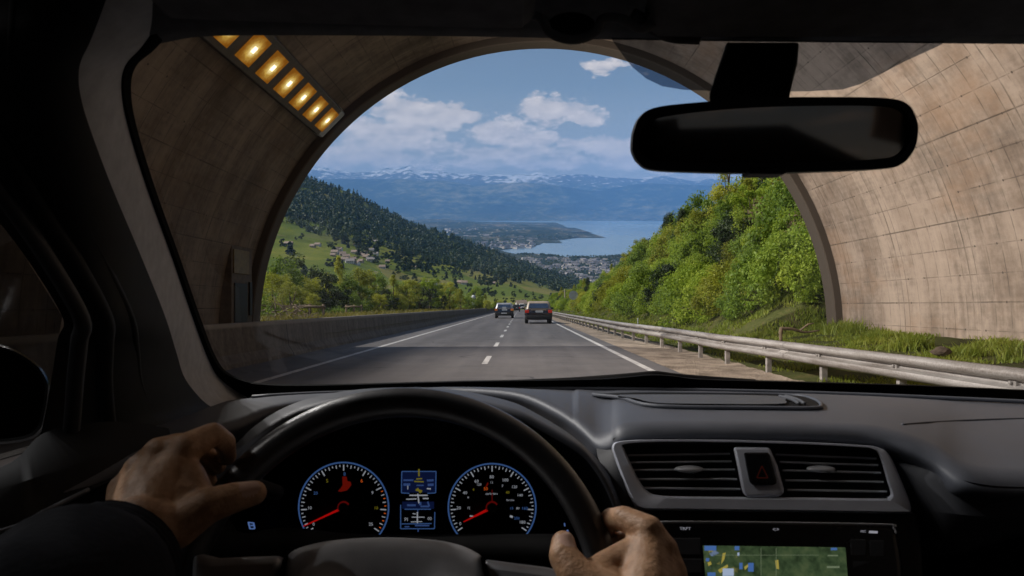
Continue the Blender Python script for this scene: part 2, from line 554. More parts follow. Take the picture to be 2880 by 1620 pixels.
# meadow hillside
m, t = newmat('meadow')
p = t.geo('Position')
lg = t.noise(p, 0.006, 5, 0.6); md = t.noise(t.mapv(p, (1, 0.35, 1), rot=(0, 0, 0.5)), 0.03, 5, 0.6); fi = t.noise(p, 0.22, 5, 0.7)
v = t.m('ADD', t.m('ADD', t.m('MULTIPLY', lg, 0.5), t.m('MULTIPLY', md, 0.35)), t.m('MULTIPLY', fi, 0.22))
col = t.ramp(v, [(0.40, (0.058, 0.084, 0.011)), (0.52, (0.115, 0.142, 0.016)), (0.60, (0.17, 0.18, 0.024)), (0.70, (0.25, 0.195, 0.065))])
cellc = t.n('ShaderNodeTexVoronoi', {'Vector': t.mapv(p, (1, 0.5, 0), rot=(0, 0, 0.6)), 'Scale': 0.011}).outputs[1]
fld = t.sep(cellc)[0]
col = t.mix(t.ramp(fld, [(0.70, 0.0), (0.74, 0.5)]), col, (0.20, 0.155, 0.07))
col = t.mix(t.ramp(t.sep(cellc)[1], [(0.6, 0.0), (0.64, 0.45)]), col, (0.065, 0.11, 0.018))
stripe = t.n('ShaderNodeTexWave', {'Vector': t.mapv(p, rot=(0, 0, 0.35)), 'Scale': 0.055, 'Distortion': 6.0, 'Detail': 2.0}).outputs[0]
col = t.mix(t.m('MULTIPLY', stripe, 0.22), col, (0.06, 0.085, 0.015))
t.out(t.principled(base=col, rough=0.95, spec=0.1, normal=t.bump(fi, 0.5, 1.0)))

# lakeside plain: woods, fields, pale ground, built-up patches
m, t = newmat('plain_ground')
p = t.mapv(t.geo('Position'), (1, 0.45, 0))
a = t.noise(p, 0.0011, 7, 0.62); b = t.noise(p, 0.006, 6, 0.65); f = t.noise(p, 0.03, 5, 0.7)
v = t.m('ADD', t.m('ADD', t.m('MULTIPLY', a, 0.5), t.m('MULTIPLY', b, 0.4)), t.m('MULTIPLY', f, 0.25))
col = t.ramp(v, [(0.44, (0.010, 0.018, 0.014)), (0.56, (0.022, 0.034, 0.022)), (0.62, (0.065, 0.068, 0.045)), (0.69, (0.18, 0.15, 0.115)), (0.77, (0.30, 0.26, 0.22))])
sp = t.voro(p, 0.022, out=1)
spec_ = t.m('MULTIPLY', t.m('GREATER_THAN', t.sep(sp)[0], 0.9), t.m('LESS_THAN', t.voro(p, 0.022), 0.33))
col = t.mix(t.m('MULTIPLY', spec_, 0.75), col, (0.5, 0.47, 0.44))
t.out(t.principled(base=col, rough=0.95, spec=0.1))

# lake
m, t = newmat('lake_water')
p = t.geo('Position')
w = t.noise(t.mapv(p, (1, 0.25, 1)), 0.02, 4, 0.6); w2 = t.noise(t.mapv(p, (0.4, 0.12, 1)), 0.0012, 4, 0.6)
t.out(t.principled(base=t.ramp(w2, [(0.35, (0.19, 0.30, 0.40)), (0.65, (0.23, 0.34, 0.44))]), rough=t.ramp(w2, [(0.35, 0.16), (0.65, 0.3)]), spec=0.5, normal=t.bump(w, 0.08, 5.0)))

# mountains
def mountain(name, snow):
    m, t = newmat(name)
    p = t.geo('Position'); z = t.sep(p)[2]
    a = t.noise(p, 0.00035, 8, 0.6); b = t.noise(p, 0.0028, 7, 0.65)
    v = t.m('ADD', t.m('MULTIPLY', a, 0.6), t.m('MULTIPLY', b, 0.45))
    col = t.ramp(v, [(0.40, (0.006, 0.014, 0.016)), (0.52, (0.02, 0.035, 0.03)), (0.60, (0.11, 0.12, 0.08)), (0.70, (0.26, 0.23, 0.16))])
    if snow:
        nz = t.sep(t.geo('Normal'))[2]
        hgt = t.m('ADD', z, t.m('MULTIPLY', t.m('SUBTRACT', b, 0.5), 3400.0))
        hgt = t.m('ADD', hgt, t.m('MULTIPLY', t.m('SUBTRACT', a, 0.5), 2600.0))
        col = t.mix(t.ramp(t.m('DIVIDE', z, 3000.0), [(0.45, 0.0), (0.6, 0.8)]), col, (0.11, 0.11, 0.12))
        sn = t.ramp(t.m('DIVIDE', hgt, 3000.0), [(0.665, 0.0), (0.76, 0.7)])
        col = t.mix(sn, col, (0.86, 0.88, 0.92))
    else:
        f = t.noise(p, 0.006, 4, 0.6)
        col = t.mix(t.ramp(t.m('DIVIDE', z, 700.0), [(0.1, 0.5), (0.5, 0.0)]), col, t.ramp(f, [(0.45, (0.03, 0.05, 0.03)), (0.58, (0.16, 0.14, 0.09))]))
    t.out(t.principled(base=col, rough=0.95, spec=0.1, normal=t.bump(b, 0.6, 120.0)))
mountain('foothill_cover', False)
mountain('snowy_rock', True)

# houses
simple('house_white', (0.55, 0.53, 0.50), 0.85, nscale=0.6, namt=0.2)
simple('house_tan', (0.34, 0.27, 0.20), 0.85, nscale=0.6, namt=0.2)
simple('house_wood', (0.13, 0.085, 0.055), 0.85, nscale=0.8, namt=0.3)
simple('roof_tile', (0.24, 0.185, 0.15), 0.85, nscale=0.9, namt=0.3)
simple('roof_grey', (0.27, 0.25, 0.245), 0.8, nscale=0.9, namt=0.25)
simple('dark_glass', (0.02, 0.025, 0.03), 0.15, nscale=3, namt=0.1)
simple('town_pale', (0.55, 0.50, 0.45), 0.9, nscale=0.02, namt=0.4)
simple('town_roof', (0.16, 0.155, 0.17), 0.9, nscale=0.02, namt=0.5)

# cars
simple('paint_dark_red', (0.020, 0.012, 0.010), 0.22, spec=0.6, nscale=3, namt=0.1, coat=0.6)
simple('paint_beige', (0.36, 0.29, 0.22), 0.35, spec=0.5, nscale=3, namt=0.1, coat=0.4)
simple('paint_blue_black', (0.015, 0.019, 0.03), 0.22, spec=0.6, nscale=3, namt=0.1, coat=0.6)
simple('paint_silver', (0.40, 0.41, 0.44), 0.3, metal=0.4, nscale=3, namt=0.1, coat=0.4)
simple('paint_black', (0.012, 0.013, 0.014), 0.25, nscale=3, namt=0.1, coat=0.5)
simple('paint_white_van', (0.6, 0.6, 0.6), 0.35, nscale=3, namt=0.1)
simple('black_trim', (0.012, 0.012, 0.013), 0.6, nscale=20, namt=0.3)
simple('tyre_rubber', (0.012, 0.012, 0.012), 0.85, nscale=30, namt=0.3)
simple('car_glass_blue', (0.02, 0.045, 0.10), 0.12, spec=0.8, nscale=3, namt=0.3)
simple('plate_white', (0.55, 0.56, 0.58), 0.5, nscale=15, namt=0.15)
simple('tail_red', (0.42, 0.022, 0.012), 0.2, nscale=12, namt=0.4, emis=(1, 0.05, 0.02, 1), estr=0.10)
simple('tail_amber', (0.55, 0.16, 0.03), 0.2, nscale=12, namt=0.4, emis=(1, 0.25, 0.05, 1), estr=0.08)

# tunnel lamps
m, t = newmat('lamp_lens')
c = t.coord('Generated'); x, y, z = t.sep(c)
d = t.vm('LENGTH', t.vm('SUBTRACT', t.comb(x, y, 0.5), (0.5, 0.5, 0.5)))
nz = t.noise(t.mapv(c, (1, 1, 0.2)), 9, 4, 0.7)
dd = t.m('ADD', d, t.m('MULTIPLY', t.m('SUBTRACT', nz, 0.5), 0.32))
col = t.ramp(dd, [(0.10, (1, 0.86, 0.42)), (0.26, (1, 0.60, 0.11)), (0.5, (1, 0.36, 0.03))])
st = t.ramp(dd, [(0.05, 1.0), (0.17, 0.55), (0.36, 0.24), (0.55, 0.14)])
t.out(t.n('ShaderNodeEmission', {'Color': col, 'Strength': t.m('MULTIPLY', st, 1.25)}))
emitter('lamp_bulb', (1.0, 0.72, 0.46), BULB)
simple('lamp_housing', (0.10, 0.085, 0.07), 0.6, metal=0.3, nscale=5, namt=0.3)
simple('lamp_endcap', (0.36, 0.37, 0.38), 0.5, metal=0.3, nscale=5, namt=0.2)
simple('niche_door', (0.012, 0.011, 0.011), 0.6, nscale=8, namt=0.3)
simple('niche_frame', (0.10, 0.075, 0.055), 0.8, nscale=6, namt=0.3)
simple('niche_sign', (0.16, 0.115, 0.05), 0.6, nscale=9, namt=0.3)

# car interior
simple('dash_plastic', (0.078, 0.085, 0.104), 0.52, spec=0.5, nscale=30, namt=0.10, bscale=900, bstr=0.22, bdist=0.0006)
simple('dash_dark', (0.028, 0.029, 0.033), 0.6, spec=0.35, nscale=30, namt=0.15, bscale=700, bstr=0.2, bdist=0.0006)
simple('dash_side', (0.085, 0.089, 0.102), 0.55, spec=0.4, nscale=30, namt=0.1, bscale=900, bstr=0.2, bdist=0.0006)
simple('door_dark', (0.010, 0.010, 0.011), 0.7, spec=0.15, nscale=30, namt=0.15)
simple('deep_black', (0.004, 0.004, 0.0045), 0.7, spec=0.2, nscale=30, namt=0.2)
simple('seal_black', (0.003, 0.003, 0.003), 0.8, spec=0.08, nscale=20, namt=0.2)
simple('trim_metal_grey', (0.62, 0.65, 0.74), 0.42, metal=0.2, spec=0.5, nscale=25, namt=0.08)
simple('louvre_black', (0.02, 0.02, 0.022), 0.42, spec=0.5, nscale=25, namt=0.1)
simple('louvre_edge', (0.5, 0.51, 0.54), 0.35, metal=0.3, nscale=25, namt=0.1)
simple('piano_black', (0.006, 0.006, 0.007), 0.28, spec=0.4, nscale=25, namt=0.1)
simple('cluster_black', (0.002, 0.002, 0.0025), 0.5, spec=0.12, nscale=25, namt=0.1)
simple('pillar_cloth', (0.38, 0.385, 0.40), 0.85, spec=0.2, nscale=60, namt=0.12, bscale=900, bstr=0.3, bdist=0.0006)
simple('headliner_cloth', (0.085, 0.085, 0.09), 0.9, spec=0.1, nscale=60, namt=0.2, bscale=600, bstr=0.3, bdist=0.0006)
simple('visor_cloth', (0.16, 0.16, 0.17), 0.85, spec=0.2, nscale=50, namt=0.2)
simple('leather_rim', (0.034, 0.036, 0.042), 0.36, spec=0.9, nscale=50, namt=0.2, bscale=500, bstr=0.25, bdist=0.0006)
simple('hub_plastic', (0.42, 0.425, 0.45), 0.5, spec=0.4, nscale=40, namt=0.1, bscale=700, bstr=0.2, bdist=0.0006)
simple('spoke_silver', (0.34, 0.35, 0.38), 0.4, metal=0.5, nscale=25, namt=0.1)
simple('mirror_shell', (0.006, 0.006, 0.007), 0.55, spec=0.25, nscale=30, namt=0.2)
m, t = newmat('mirror_tinted')
t.out(t.principled(base=(0.042, 0.034, 0.028), metal=0.95, rough=0.04))
m, t = newmat('glass_clear')
fr_ = t.n('ShaderNodeFresnel', {'IOR': 1.22}).outputs[0]
t.out(t.n('ShaderNodeMixShader', {0: t.m('MULTIPLY', fr_, 0.07), 1: t.n('ShaderNodeBsdfTransparent', {'Color': (0.95, 0.96, 0.96, 1)}), 2: t.n('ShaderNodeBsdfGlossy', {'Roughness': 0.02})}).outputs[0])
m, t = newmat('glass_tint')
t.out(t.n('ShaderNodeBsdfTransparent', {'Color': (0.22, 0.25, 0.30, 1)}))
m, t = newmat('glass_side')
t.out(t.n('ShaderNodeMixShader', {0: t.m('MULTIPLY', t.n('ShaderNodeFresnel', {'IOR': 1.22}).outputs[0], 0.3), 1: t.n('ShaderNodeBsdfTransparent', {'Color': (0.28, 0.29, 0.30, 1)}), 2: t.n('ShaderNodeBsdfGlossy', {'Roughness': 0.02})}).outputs[0])
simple('jacket_cloth', (0.010, 0.011, 0.015), 0.9, spec=0.1, nscale=30, namt=0.3, bscale=220, bstr=0.4, bdist=0.002)

m, t = newmat('skin')
c = t.coord('Object')
v = t.m('ADD', t.m('MULTIPLY', t.noise(c, 28, 4, 0.6), 0.6), t.m('MULTIPLY', t.noise(c, 120, 3), 0.4))
col = t.ramp(v, [(0.35, (0.33, 0.18, 0.095)), (0.5, (0.46, 0.27, 0.155)), (0.66, (0.56, 0.35, 0.225))])
wr = t.noise(t.mapv(c, (1, 1, 1)), 260, 4, 0.7)
nd = t.principled(base=col, rough=0.52, spec=0.4, sss=0.15, normal=t.bump(t.m('ADD', wr, t.m('MULTIPLY', t.noise(c, 70, 3), 1.5)), 0.55, 0.0016))
nd.inputs['Subsurface Radius'].default_value = (0.006, 0.003, 0.0015)
t.out(nd)
simple('nail', (0.50, 0.32, 0.25), 0.3, nscale=60, namt=0.1)

# lit instruments
emitter('dial_blue', s2l(70, 105, 165)[:3], 0.45)
emitter('dial_white', s2l(190, 195, 205)[:3], 0.45)
emitter('dial_yellow', s2l(150, 140, 40)[:3], 0.4)
emitter('dial_orange', s2l(210, 90, 30)[:3], 0.7)
emitter('dial_red', s2l(140, 26, 12)[:3], 0.32)
emitter('dial_needle', s2l(170, 12, 10)[:3], 0.75)
emitter('dial_needle_dim', s2l(90, 10, 8)[:3], 0.6)
emitter('display_fill', s2l(14, 24, 58)[:3], 0.6)
emitter('display_bar', s2l(60, 85, 140)[:3], 0.5)
emitter('print_white', s2l(170, 170, 180)[:3], 0.6)
emitter('print_blue', s2l(90, 120, 180)[:3], 0.6)
emitter('hazard_red', s2l(70, 24, 16)[:3], 0.28)
m, t = newmat('map_screen')
c = t.coord('Generated')
a = t.noise(t.mapv(c, (3, 1, 1.2)), 4, 4, 0.6)
col = t.ramp(a, [(0.35, s2l(44, 58, 38)), (0.5, s2l(66, 84, 56)), (0.65, s2l(84, 98, 66))])
pb = t.ramp(t.noise(t.mapv(c, (14, 1, 9), loc=(3, 0, 1)), 1.0, 3), [(0.6, 0.0), (0.66, 1.0)])
leftw = t.ramp(t.sep(c)[0], [(0.05, 1.0), (0.34, 0.0)])
col = t.mix(t.m('MULTIPLY', pb, leftw), col, s2l(160, 150, 80))
pb2 = t.ramp(t.noise(t.mapv(c, (11, 1, 7), loc=(9, 0, 4)), 1.0, 3), [(0.62, 0.0), (0.67, 1.0)])
col = t.mix(t.m('MULTIPLY', pb2, leftw), col, s2l(120, 140, 175))
t.out(t.n('ShaderNodeEmission', {'Color': col, 'Strength': 0.62}))
MATS['map_screen'].cycles.emission_sampling = 'NONE'
emitter('map_yellow', s2l(165, 150, 70)[:3], 0.8)
emitter('map_blue', s2l(70, 105, 165)[:3], 0.8)
emitter('map_pale', s2l(165, 180, 205)[:3], 0.8)
emitter('map_line', s2l(110, 122, 96)[:3], 0.8)
# ================================================================ far landscape (level world)
def noise3(v, s, o=5):
    return mnoise.fractal(Vector(v) * s, 1.0, 2.0, o)


def ridged(v, s, o=6):
    return mnoise.ridged_multi_fractal(Vector(v) * s, 0.9, 2.1, o, 1.0, 2.0)


# lake
me = np_mesh('lake', [(-26000, 1500, 0), (30000, 1500, 0), (30000, 27500, 0), (-26000, 27500, 0)], [(0, 1, 2, 3)])
tag(link_mesh('lake', me, MATS['lake_water'], road=False), kind='structure')

# lakeside plain with its shoreline, headland and spit
shore = [(300, 557), (1180, 557.5), (1396, 559.7), (1422, 569), (1401, 572), (1384, 575), (1390, 583), (1400, 589), (1416, 593), (1432, 597), (1450, 599),
         (1430, 601), (1414, 603), (1388, 605), (1368, 608), (1362, 613), (1349, 617), (1340, 621), (1309, 623.7), (1278, 626), (1257, 629), (1270, 633),
         (1284, 636), (1305, 639), (1330, 637.5), (1352, 638), (1380, 641), (1408, 643.6), (1435, 646.7), (1475, 645.2), (1519, 645.7), (1555, 642),
         (1593, 639), (1700, 637), (2300, 636), (2900, 640), (2900, 1100), (-300, 1100), (-300, 557)]
pts = []
for i, a in enumerate(shore):
    b = shore[(i + 1) % len(shore)]
    k = 7 if 1 < i < 33 else 1
    for j in range(k):
        f = j / k
        y = lerp(a[1], b[1], f)
        pts.append((lerp(a[0], b[0], f) + (random.uniform(-3, 3) if j else 0), y + (random.uniform(-0.6, 0.6) if j else 0)))
bm = bmesh.new()
vs = [bm.verts.new(on_level(x, max(y, 556.5), 3.0)) for x, y in pts]
f = bm.faces.new(vs)
bmesh.ops.triangulate(bm, faces=[f])
bmesh.ops.recalc_face_normals(bm, faces=bm.faces)
for fc in bm.faces:
    if fc.normal.z < 0: fc.normal_flip()
me = bpy.data.meshes.new('lakeside_plain'); bm.to_mesh(me); bm.free()
tag(link_mesh('lakeside_plain', me, MATS['plain_ground'], road=False), kind='structure')

# low wooded rises on the plain
def rise(px, py, rx, ry, h, seed):
    c = on_level(px, py, 2.0)
    n = 40; V = []
    for i in range(n):
        for j in range(n):
            u, v = i / (n - 1) * 2 - 1, j / (n - 1) * 2 - 1
            r2 = u * u + v * v
            hh = h * max(0, 1 - r2) ** 1.2 * (0.75 + 0.5 * noise3((u * 2 + seed, v * 2, 0), 1.0)) - 1.5
            V.append((c.x + v * rx, c.y + u * ry, 2.0 + hh + (noise3((u * 9, v * 14, seed), 1.0) * h * 0.12 if r2 < 1 else 0)))
    me = np_mesh('low_hill', V, grid_faces(n, n))
    tag(link_mesh('low_hill', me, MATS['plain_ground'], road=False, smooth=True), kind='structure')
rise(1330, 578, 900, 1700, 60, 1); rise(1290, 590, 1100, 1200, 75, 2); rise(1150, 570, 2200, 2200, 90, 3); rise(1240, 604, 700, 700, 45, 4)
rise(1385, 594, 330, 420, 34, 5); rise(1060, 562, 2200, 2600, 110, 6); rise(1360, 566, 500, 900, 36, 7)

# mountain ranges
def mountain_range(name, crest, ybase, d0, d1, mat, amp, seed, x0=250, x1=2500, nc=330, nr=64, pw=1.0):
    V = []
    for i in range(nr):
        t = i / (nr - 1) * 1.25
        for j in range(nc):
            x = lerp(x0, x1, j / (nc - 1))
            yc = interp(x, crest)
            tt = min(t, 1.0)
            y = lerp(ybase, yc, tt ** pw); D = lerp(d0, d1, tt)
            p = W(x, y, D)
            if t > 1: p.y += (t - 1) * 14000; p.z -= (t - 1) * 3500
            q = (p.x, p.y * 1.0, seed * 900)
            r = ridged(q, 0.00032) - 1.0
            s = noise3(q, 0.0016, 5)
            env = math.sin(min(t, 1.0) * math.pi * 0.5) * 0.9 + 0.04
            near = 0.55 if tt > 0.93 else 1.0
            p.z += (r * 0.55 + s * 0.5) * amp * env * near
            p.y += s * amp * 1.5
            V.append(p)
    me = np_mesh(name, V, grid_faces(nr, nc))
    return tag(link_mesh(name, me, MATS[mat], road=False, smooth=True), kind='structure')


crest_far = [(250, 430), (600, 428), (700, 424), (787, 421), (831, 424), (860, 430), (881, 432), (927, 432), (950, 428), (974, 421.6), (990, 425), (1005, 423), (1018, 421), (1030, 415.5),
             (1043, 423), (1059, 430), (1080, 428), (1099, 431), (1130, 436), (1162, 439), (1190, 437), (1224, 443), (1255, 439), (1287, 442), (1310, 437), (1335, 438), (1350, 433), (1362, 431),
             (1375, 438), (1396, 440), (1420, 436), (1440, 441), (1464, 439), (1495, 443), (1527, 446), (1560, 448), (1601, 450), (1640, 446), (1671, 442.5), (1710, 449), (1749, 454), (1786, 450),
             (1841, 456), (1890, 454), (2000, 448), (2200, 440), (2500, 452)]
mountain_range('snow_mountains', crest_far, 520, 27500, 34000, 'snowy_rock', 210, 3)
crest_mid = [(250, 470), (700, 452), (840, 449), (931, 450), (1020, 451), (1115, 455), (1193, 466), (1245, 463), (1302, 460), (1334, 458), (1420, 470), (1490, 481), (1549, 470), (1590, 465), (1638, 461), (1749, 465), (1841, 469), (2000, 475), (2500, 465)]
mountain_range('foothills', crest_mid, 556, 23900, 28000, 'foothill_cover', 130, 8)
crest_low = [(250, 520), (800, 520), (1000, 522), (1080, 528), (1150, 535), (1240, 528), (1330, 520), (1420, 522), (1520, 530), (1640, 520), (1760, 515), (1900, 520), (2500, 510)]
mountain_range('lakeside_hills', crest_low, 557, 23500, 25000, 'foothill_cover', 70, 15, nr=34)

# left valley side
SKYL = [(420, 345), (600, 392), (700, 430), (777, 453), (812, 463), (849, 476), (881, 488), (921, 509), (943, 521), (974, 533), (1006, 549), (1028, 562), (1081, 579), (1131, 592), (1193, 616),
        (1240, 632), (1287, 650), (1324, 666), (1359, 681), (1399, 691), (1443, 706), (1470, 722)]
BOT = [(420, 818), (1150, 812), (1290, 788), (1470, 788)]


def hill(x, y, above=0.0):
    yb, ys = interp(x, BOT), interp(x, SKYL)
    t = (yb - y) / (yb - ys)
    D = 220 * (lerp(2300, 3000, min(1, max(0, (x - 700) / 750))) / 220) ** (t ** 0.68)
    p = W(x, y, D)
    p.z += 0.0035 * D * noise3((p.x, p.y, 0), 0.006, 3) + above
    return p, D


nc, nr = 180, 130
V = []
for i in range(nr + 2):
    for j in range(nc):
        x = lerp(420, 1470, j / (nc - 1))
        yb, ys = interp(x, BOT), interp(x, SKYL)
        if i < nr:
            V.append(hill(x, lerp(yb, ys, i / (nr - 1)))[0])
        else:
            p, D = hill(x, ys)
            V.append(p + Vector((0, (i - nr + 1) * 500, -(i - nr + 1) * 170)))
me = np_mesh('valley_side', V, grid_faces(nr + 2, nc))
tag(link_mesh('valley_side', me, MATS['meadow'], road=False, smooth=True), kind='structure')

# ---------------------------------------------------------------- far trees
def far_tree(kind, seed, n):
    """unit-height tree as loose ragged foliage faces: returns verts, quads"""
    r = np.random.default_rng(seed)
    if kind == 'fir':
        h = 1 - np.sqrt(r.random(n)) * 0.97
        rad = 0.21 * (1 - h) ** 0.8 + 0.01
        rr = rad * np.sqrt(r.uniform(0.35, 1, n)); s = 0.10 + 0.09 * (1 - h)
    else:
        h = np.clip(r.normal(0.55, 0.2, n), 0.06, 1.0)
        rad = 0.36 * np.sqrt(np.clip(1 - ((h - 0.52) / 0.5) ** 2, 0.03, 1))
        rr = rad * np.sqrt(r.uniform(0.3, 1, n)); s = np.full(n, 0.17)
    a = r.random(n) * 2 * np.pi
    c = np.stack([rr * np.cos(a), rr * np.sin(a), h], 1)
    nrm = np.stack([np.cos(a), np.sin(a), 0.5 * r.random(n)], 1) + r.normal(0, 0.45, (n, 3))
    nrm /= np.linalg.norm(nrm, axis=1)[:, None]
    u = np.cross(nrm, r.normal(0, 1, (n, 3))); u /= np.linalg.norm(u, axis=1)[:, None]
    v = np.cross(nrm, u)
    s = (s * r.uniform(0.6, 1.2, n))[:, None]
    V = np.stack([c - u * s * 0.6, c + v * s * 0.6, c + u * s * 0.6, c - v * s * 0.6], 1).reshape(-1, 3)
    return V, np.arange(4 * n).reshape(-1, 4)


def merge_trees(specs):
    """specs: (template verts, faces, position, height, width factor, angle)"""
    VV, FF, b = [], [], 0
    for (v, f, p, h, w, a) in specs:
        c, s = math.cos(a), math.sin(a)
        q = np.stack([(v[:, 0] * c - v[:, 1] * s) * h * w + p[0], (v[:, 0] * s + v[:, 1] * c) * h * w + p[1], v[:, 2] * h + p[2]], 1)
        VV.append(q); FF.append(f + b); b += len(v)
    return np.concatenate(VV), np.concatenate(FF)


FOREST_LOW = [(420, 500), (650, 545), (719, 563), (749, 580), (784, 588), (820, 597), (846, 605), (870, 608), (924, 618), (956, 627), (999, 632), (1031, 650), (1085, 662), (1128, 673), (1193, 687), (1253, 706), (1320, 718), (1398, 736), (1470, 750)]
firs = [far_tree('fir', k, 60) for k in range(4)]
rounds = [far_tree('round', 20 + k, 60) for k in range(4)]
specs = []; tries = 0
while len(specs) < 3300 and tries < 40000:
    tries += 1
    x = random.uniform(560, 1468)
    ylo, yhi = interp(x, FOREST_LOW), interp(x, SKYL)
    y = lerp(ylo, yhi, random.random() ** 1.0)
    if y < yhi: continue
    p, D = hill(x, y)
    if noise3((p.x, p.y, 5), 0.009, 2) > 0.42 and y > yhi + 20: continue
    if y > ylo - 14 and noise3((p.x, p.y, 9), 0.02, 2) > 0.1: continue
    if random.random() > (D / 2600) ** 1.2 + 0.18: continue
    h = random.uniform(14, 25) * (1.0 if y < ylo - 25 else 0.8)
    fir = random.random() < (0.75 if y < ylo - 30 else 0.4)
    tv, tf = random.choice(firs if fir else rounds)
    specs.append((tv, tf, p - Vector((0, 0, 0.6)), h * (1.12 if fir else 0.85), random.uniform(0.85, 1.3) * (1.15 if fir else 1.0), random.random() * 6.28))
V, F4 = merge_trees(specs)
me = np_mesh('hillside_forest', V, F4)
tag(link_mesh('hillside_forest', me, MATS['forest_leaf'], road=False), 'dark mixed forest covering the upper slope and ridge of the left valley side', 'forest', kind='stuff')

# scattered trees one can tell apart on the meadows
fir_big = [np_mesh('meadow_fir', *far_tree('fir', 60 + k, 240)) for k in range(2)]
rnd_big = [leaf_cloud(70 + k, 1100, .34, rz_, .54, nc_, .075, sh_, .42)[0] for k, (rz_, nc_, sh_) in enumerate([(.42, 16, 'ball'), (.44, 14, 'ball'), (.46, 20, 'cone'), (.40, 12, 'ball')])]
for k_, me in enumerate(fir_big): me.materials.append(MATS['needle_dark'])
for k_, me in enumerate(rnd_big): me.materials.append(MATS['forest_leaf'])


def meadow_tree(x, y, hpx, fir=False, w=1.0, label=None):
    p, D = hill(x, y)
    me = random.choice(fir_big if fir else rnd_big)
    o = bpy.data.objects.new('meadow_fir' if fir else 'meadow_tree', me); COL.objects.link(o)
    h = hpx * D / FPX
    o.location = p - Vector((0, 0, h * 0.05)); o.scale = (h * w, h * w, h); o.rotation_euler.z = random.random() * 6.28
    tag(o, label or ('dark pointed fir standing on the green slope left of the road' if fir else 'round leafy tree on the green slope left of the road'), 'tree',
        'firs dotted over the meadows' if fir else 'leafy trees dotted over the meadows')


meadow_tree(731, 640, 36, True, 1.5, 'broad dark fir alone on the meadow beside the tunnel mouth')
meadow_tree(757, 604, 22, False, 0.9, 'single dark oval tree on the highest meadow patch')
for x, y, h, f, w in [(713, 624, 26, 0, 1), (745, 606, 10, 0, 1), (828, 672, 24, 0, 1.3), (841, 672, 30, 0, 1.1), (835, 673, 24, 0, 1.2), (861, 676, 26, 1, 1), (838, 634, 22, 0, 1.2), (832, 628, 20, 0, 1.3), (846, 606, 24, 0, 1.2), (871, 610, 22, 0, 1.1),
                     (902, 655, 26, 0, 1.2), (915, 640, 20, 0, 1.2), (925, 638, 18, 0, 1.2), (939, 662, 26, 0, 1.2), (947, 668, 22, 0, 1.3), (976, 676, 22, 0, 1.2), (985, 655, 26, 0, 1.3), (965, 650, 24, 0, 1.3), (1000, 662, 24, 0, 1.2),
                     (1010, 660, 24, 0, 1.1), (1018, 684, 34, 0, 1.2), (1029, 690, 46, 0, 1.0), (1036, 684, 30, 0, 1.1), (1000, 686, 20, 0, 1.3), (1066, 688, 50, 0, 0.9), (1057, 682, 30, 0, 1.1), (1083, 692, 28, 0, 1.2), (1092, 700, 20, 0, 1.2), (1042, 708, 24, 0, 1.3),
                     (1022, 704, 16, 0, 1.5), (1010, 700, 12, 0, 1.7), (990, 692, 10, 0, 2), (1115, 706, 12, 0, 1.8), (1142, 708, 14, 0, 1.5), (1130, 683, 20, 0, 1.2), (1160, 705, 18, 0, 1.3), (1187, 697, 16, 0, 1.2), (1146, 730, 34, 1, 1.2), (1178, 742, 38, 0, 0.8), (1190, 748, 26, 0, 1.0),
                     (1213, 718, 20, 0, 1.5), (1222, 716, 22, 0, 1.2), (1233, 715, 20, 0, 1.2), (1213, 745, 28, 0, 1.0), (1234, 742, 30, 0, 0.9), (1240, 750, 24, 0, 1.1), (1265, 740, 12, 0, 1.2), (1292, 744, 16, 0, 1.1), (1310, 738, 12, 0, 1.1), (1325, 748, 14, 0, 1.3),
                     (1340, 744, 12, 0, 1.1), (1362, 752, 14, 0, 1.4), (1386, 752, 16, 0, 1.2), (1405, 756, 14, 0, 1.3), (1290, 760, 16, 0, 1.2), (1320, 762, 14, 0, 1.2), (1345, 760, 16, 0, 1.1), (1270, 762, 18, 0, 1.1), (1250, 764, 18, 0, 1.1), (905, 600, 18, 0, 1.2), (890, 612, 18, 0, 1.2), (955, 622, 16, 0, 1.3),
                     (975, 618, 18, 0, 1.3), (700, 700, 40, 0, 1.2), (720, 702, 46, 0, 1.1), (742, 705, 46, 0, 1.1), (760, 702, 40, 0, 1.0), (779, 708, 40, 0, 0.9), (770, 690, 26, 0, 1.1), (1100, 655, 18, 0, 1.2), (1075, 645, 18, 0, 1.2), (1050, 640, 20, 0, 1.2)]:
    meadow_tree(x, y, h, bool(f), w)

n_ = 0
while n_ < 110:
    x = random.uniform(860, 1300); yl = interp(x, FOREST_LOW)
    y = yl + random.uniform(-6, 1) + abs(random.gauss(0, 13))
    if noise3((x * .03, y * .08, 4), 1.0, 2) < -.05: continue
    if 840 < x < 985 and 634 < y < 668: continue
    n_ += 1
    meadow_tree(x, y, random.uniform(15, 26) * interp(x, [(860, 1), (1300, .65)]), random.random() < .3, random.uniform(.9, 1.3))
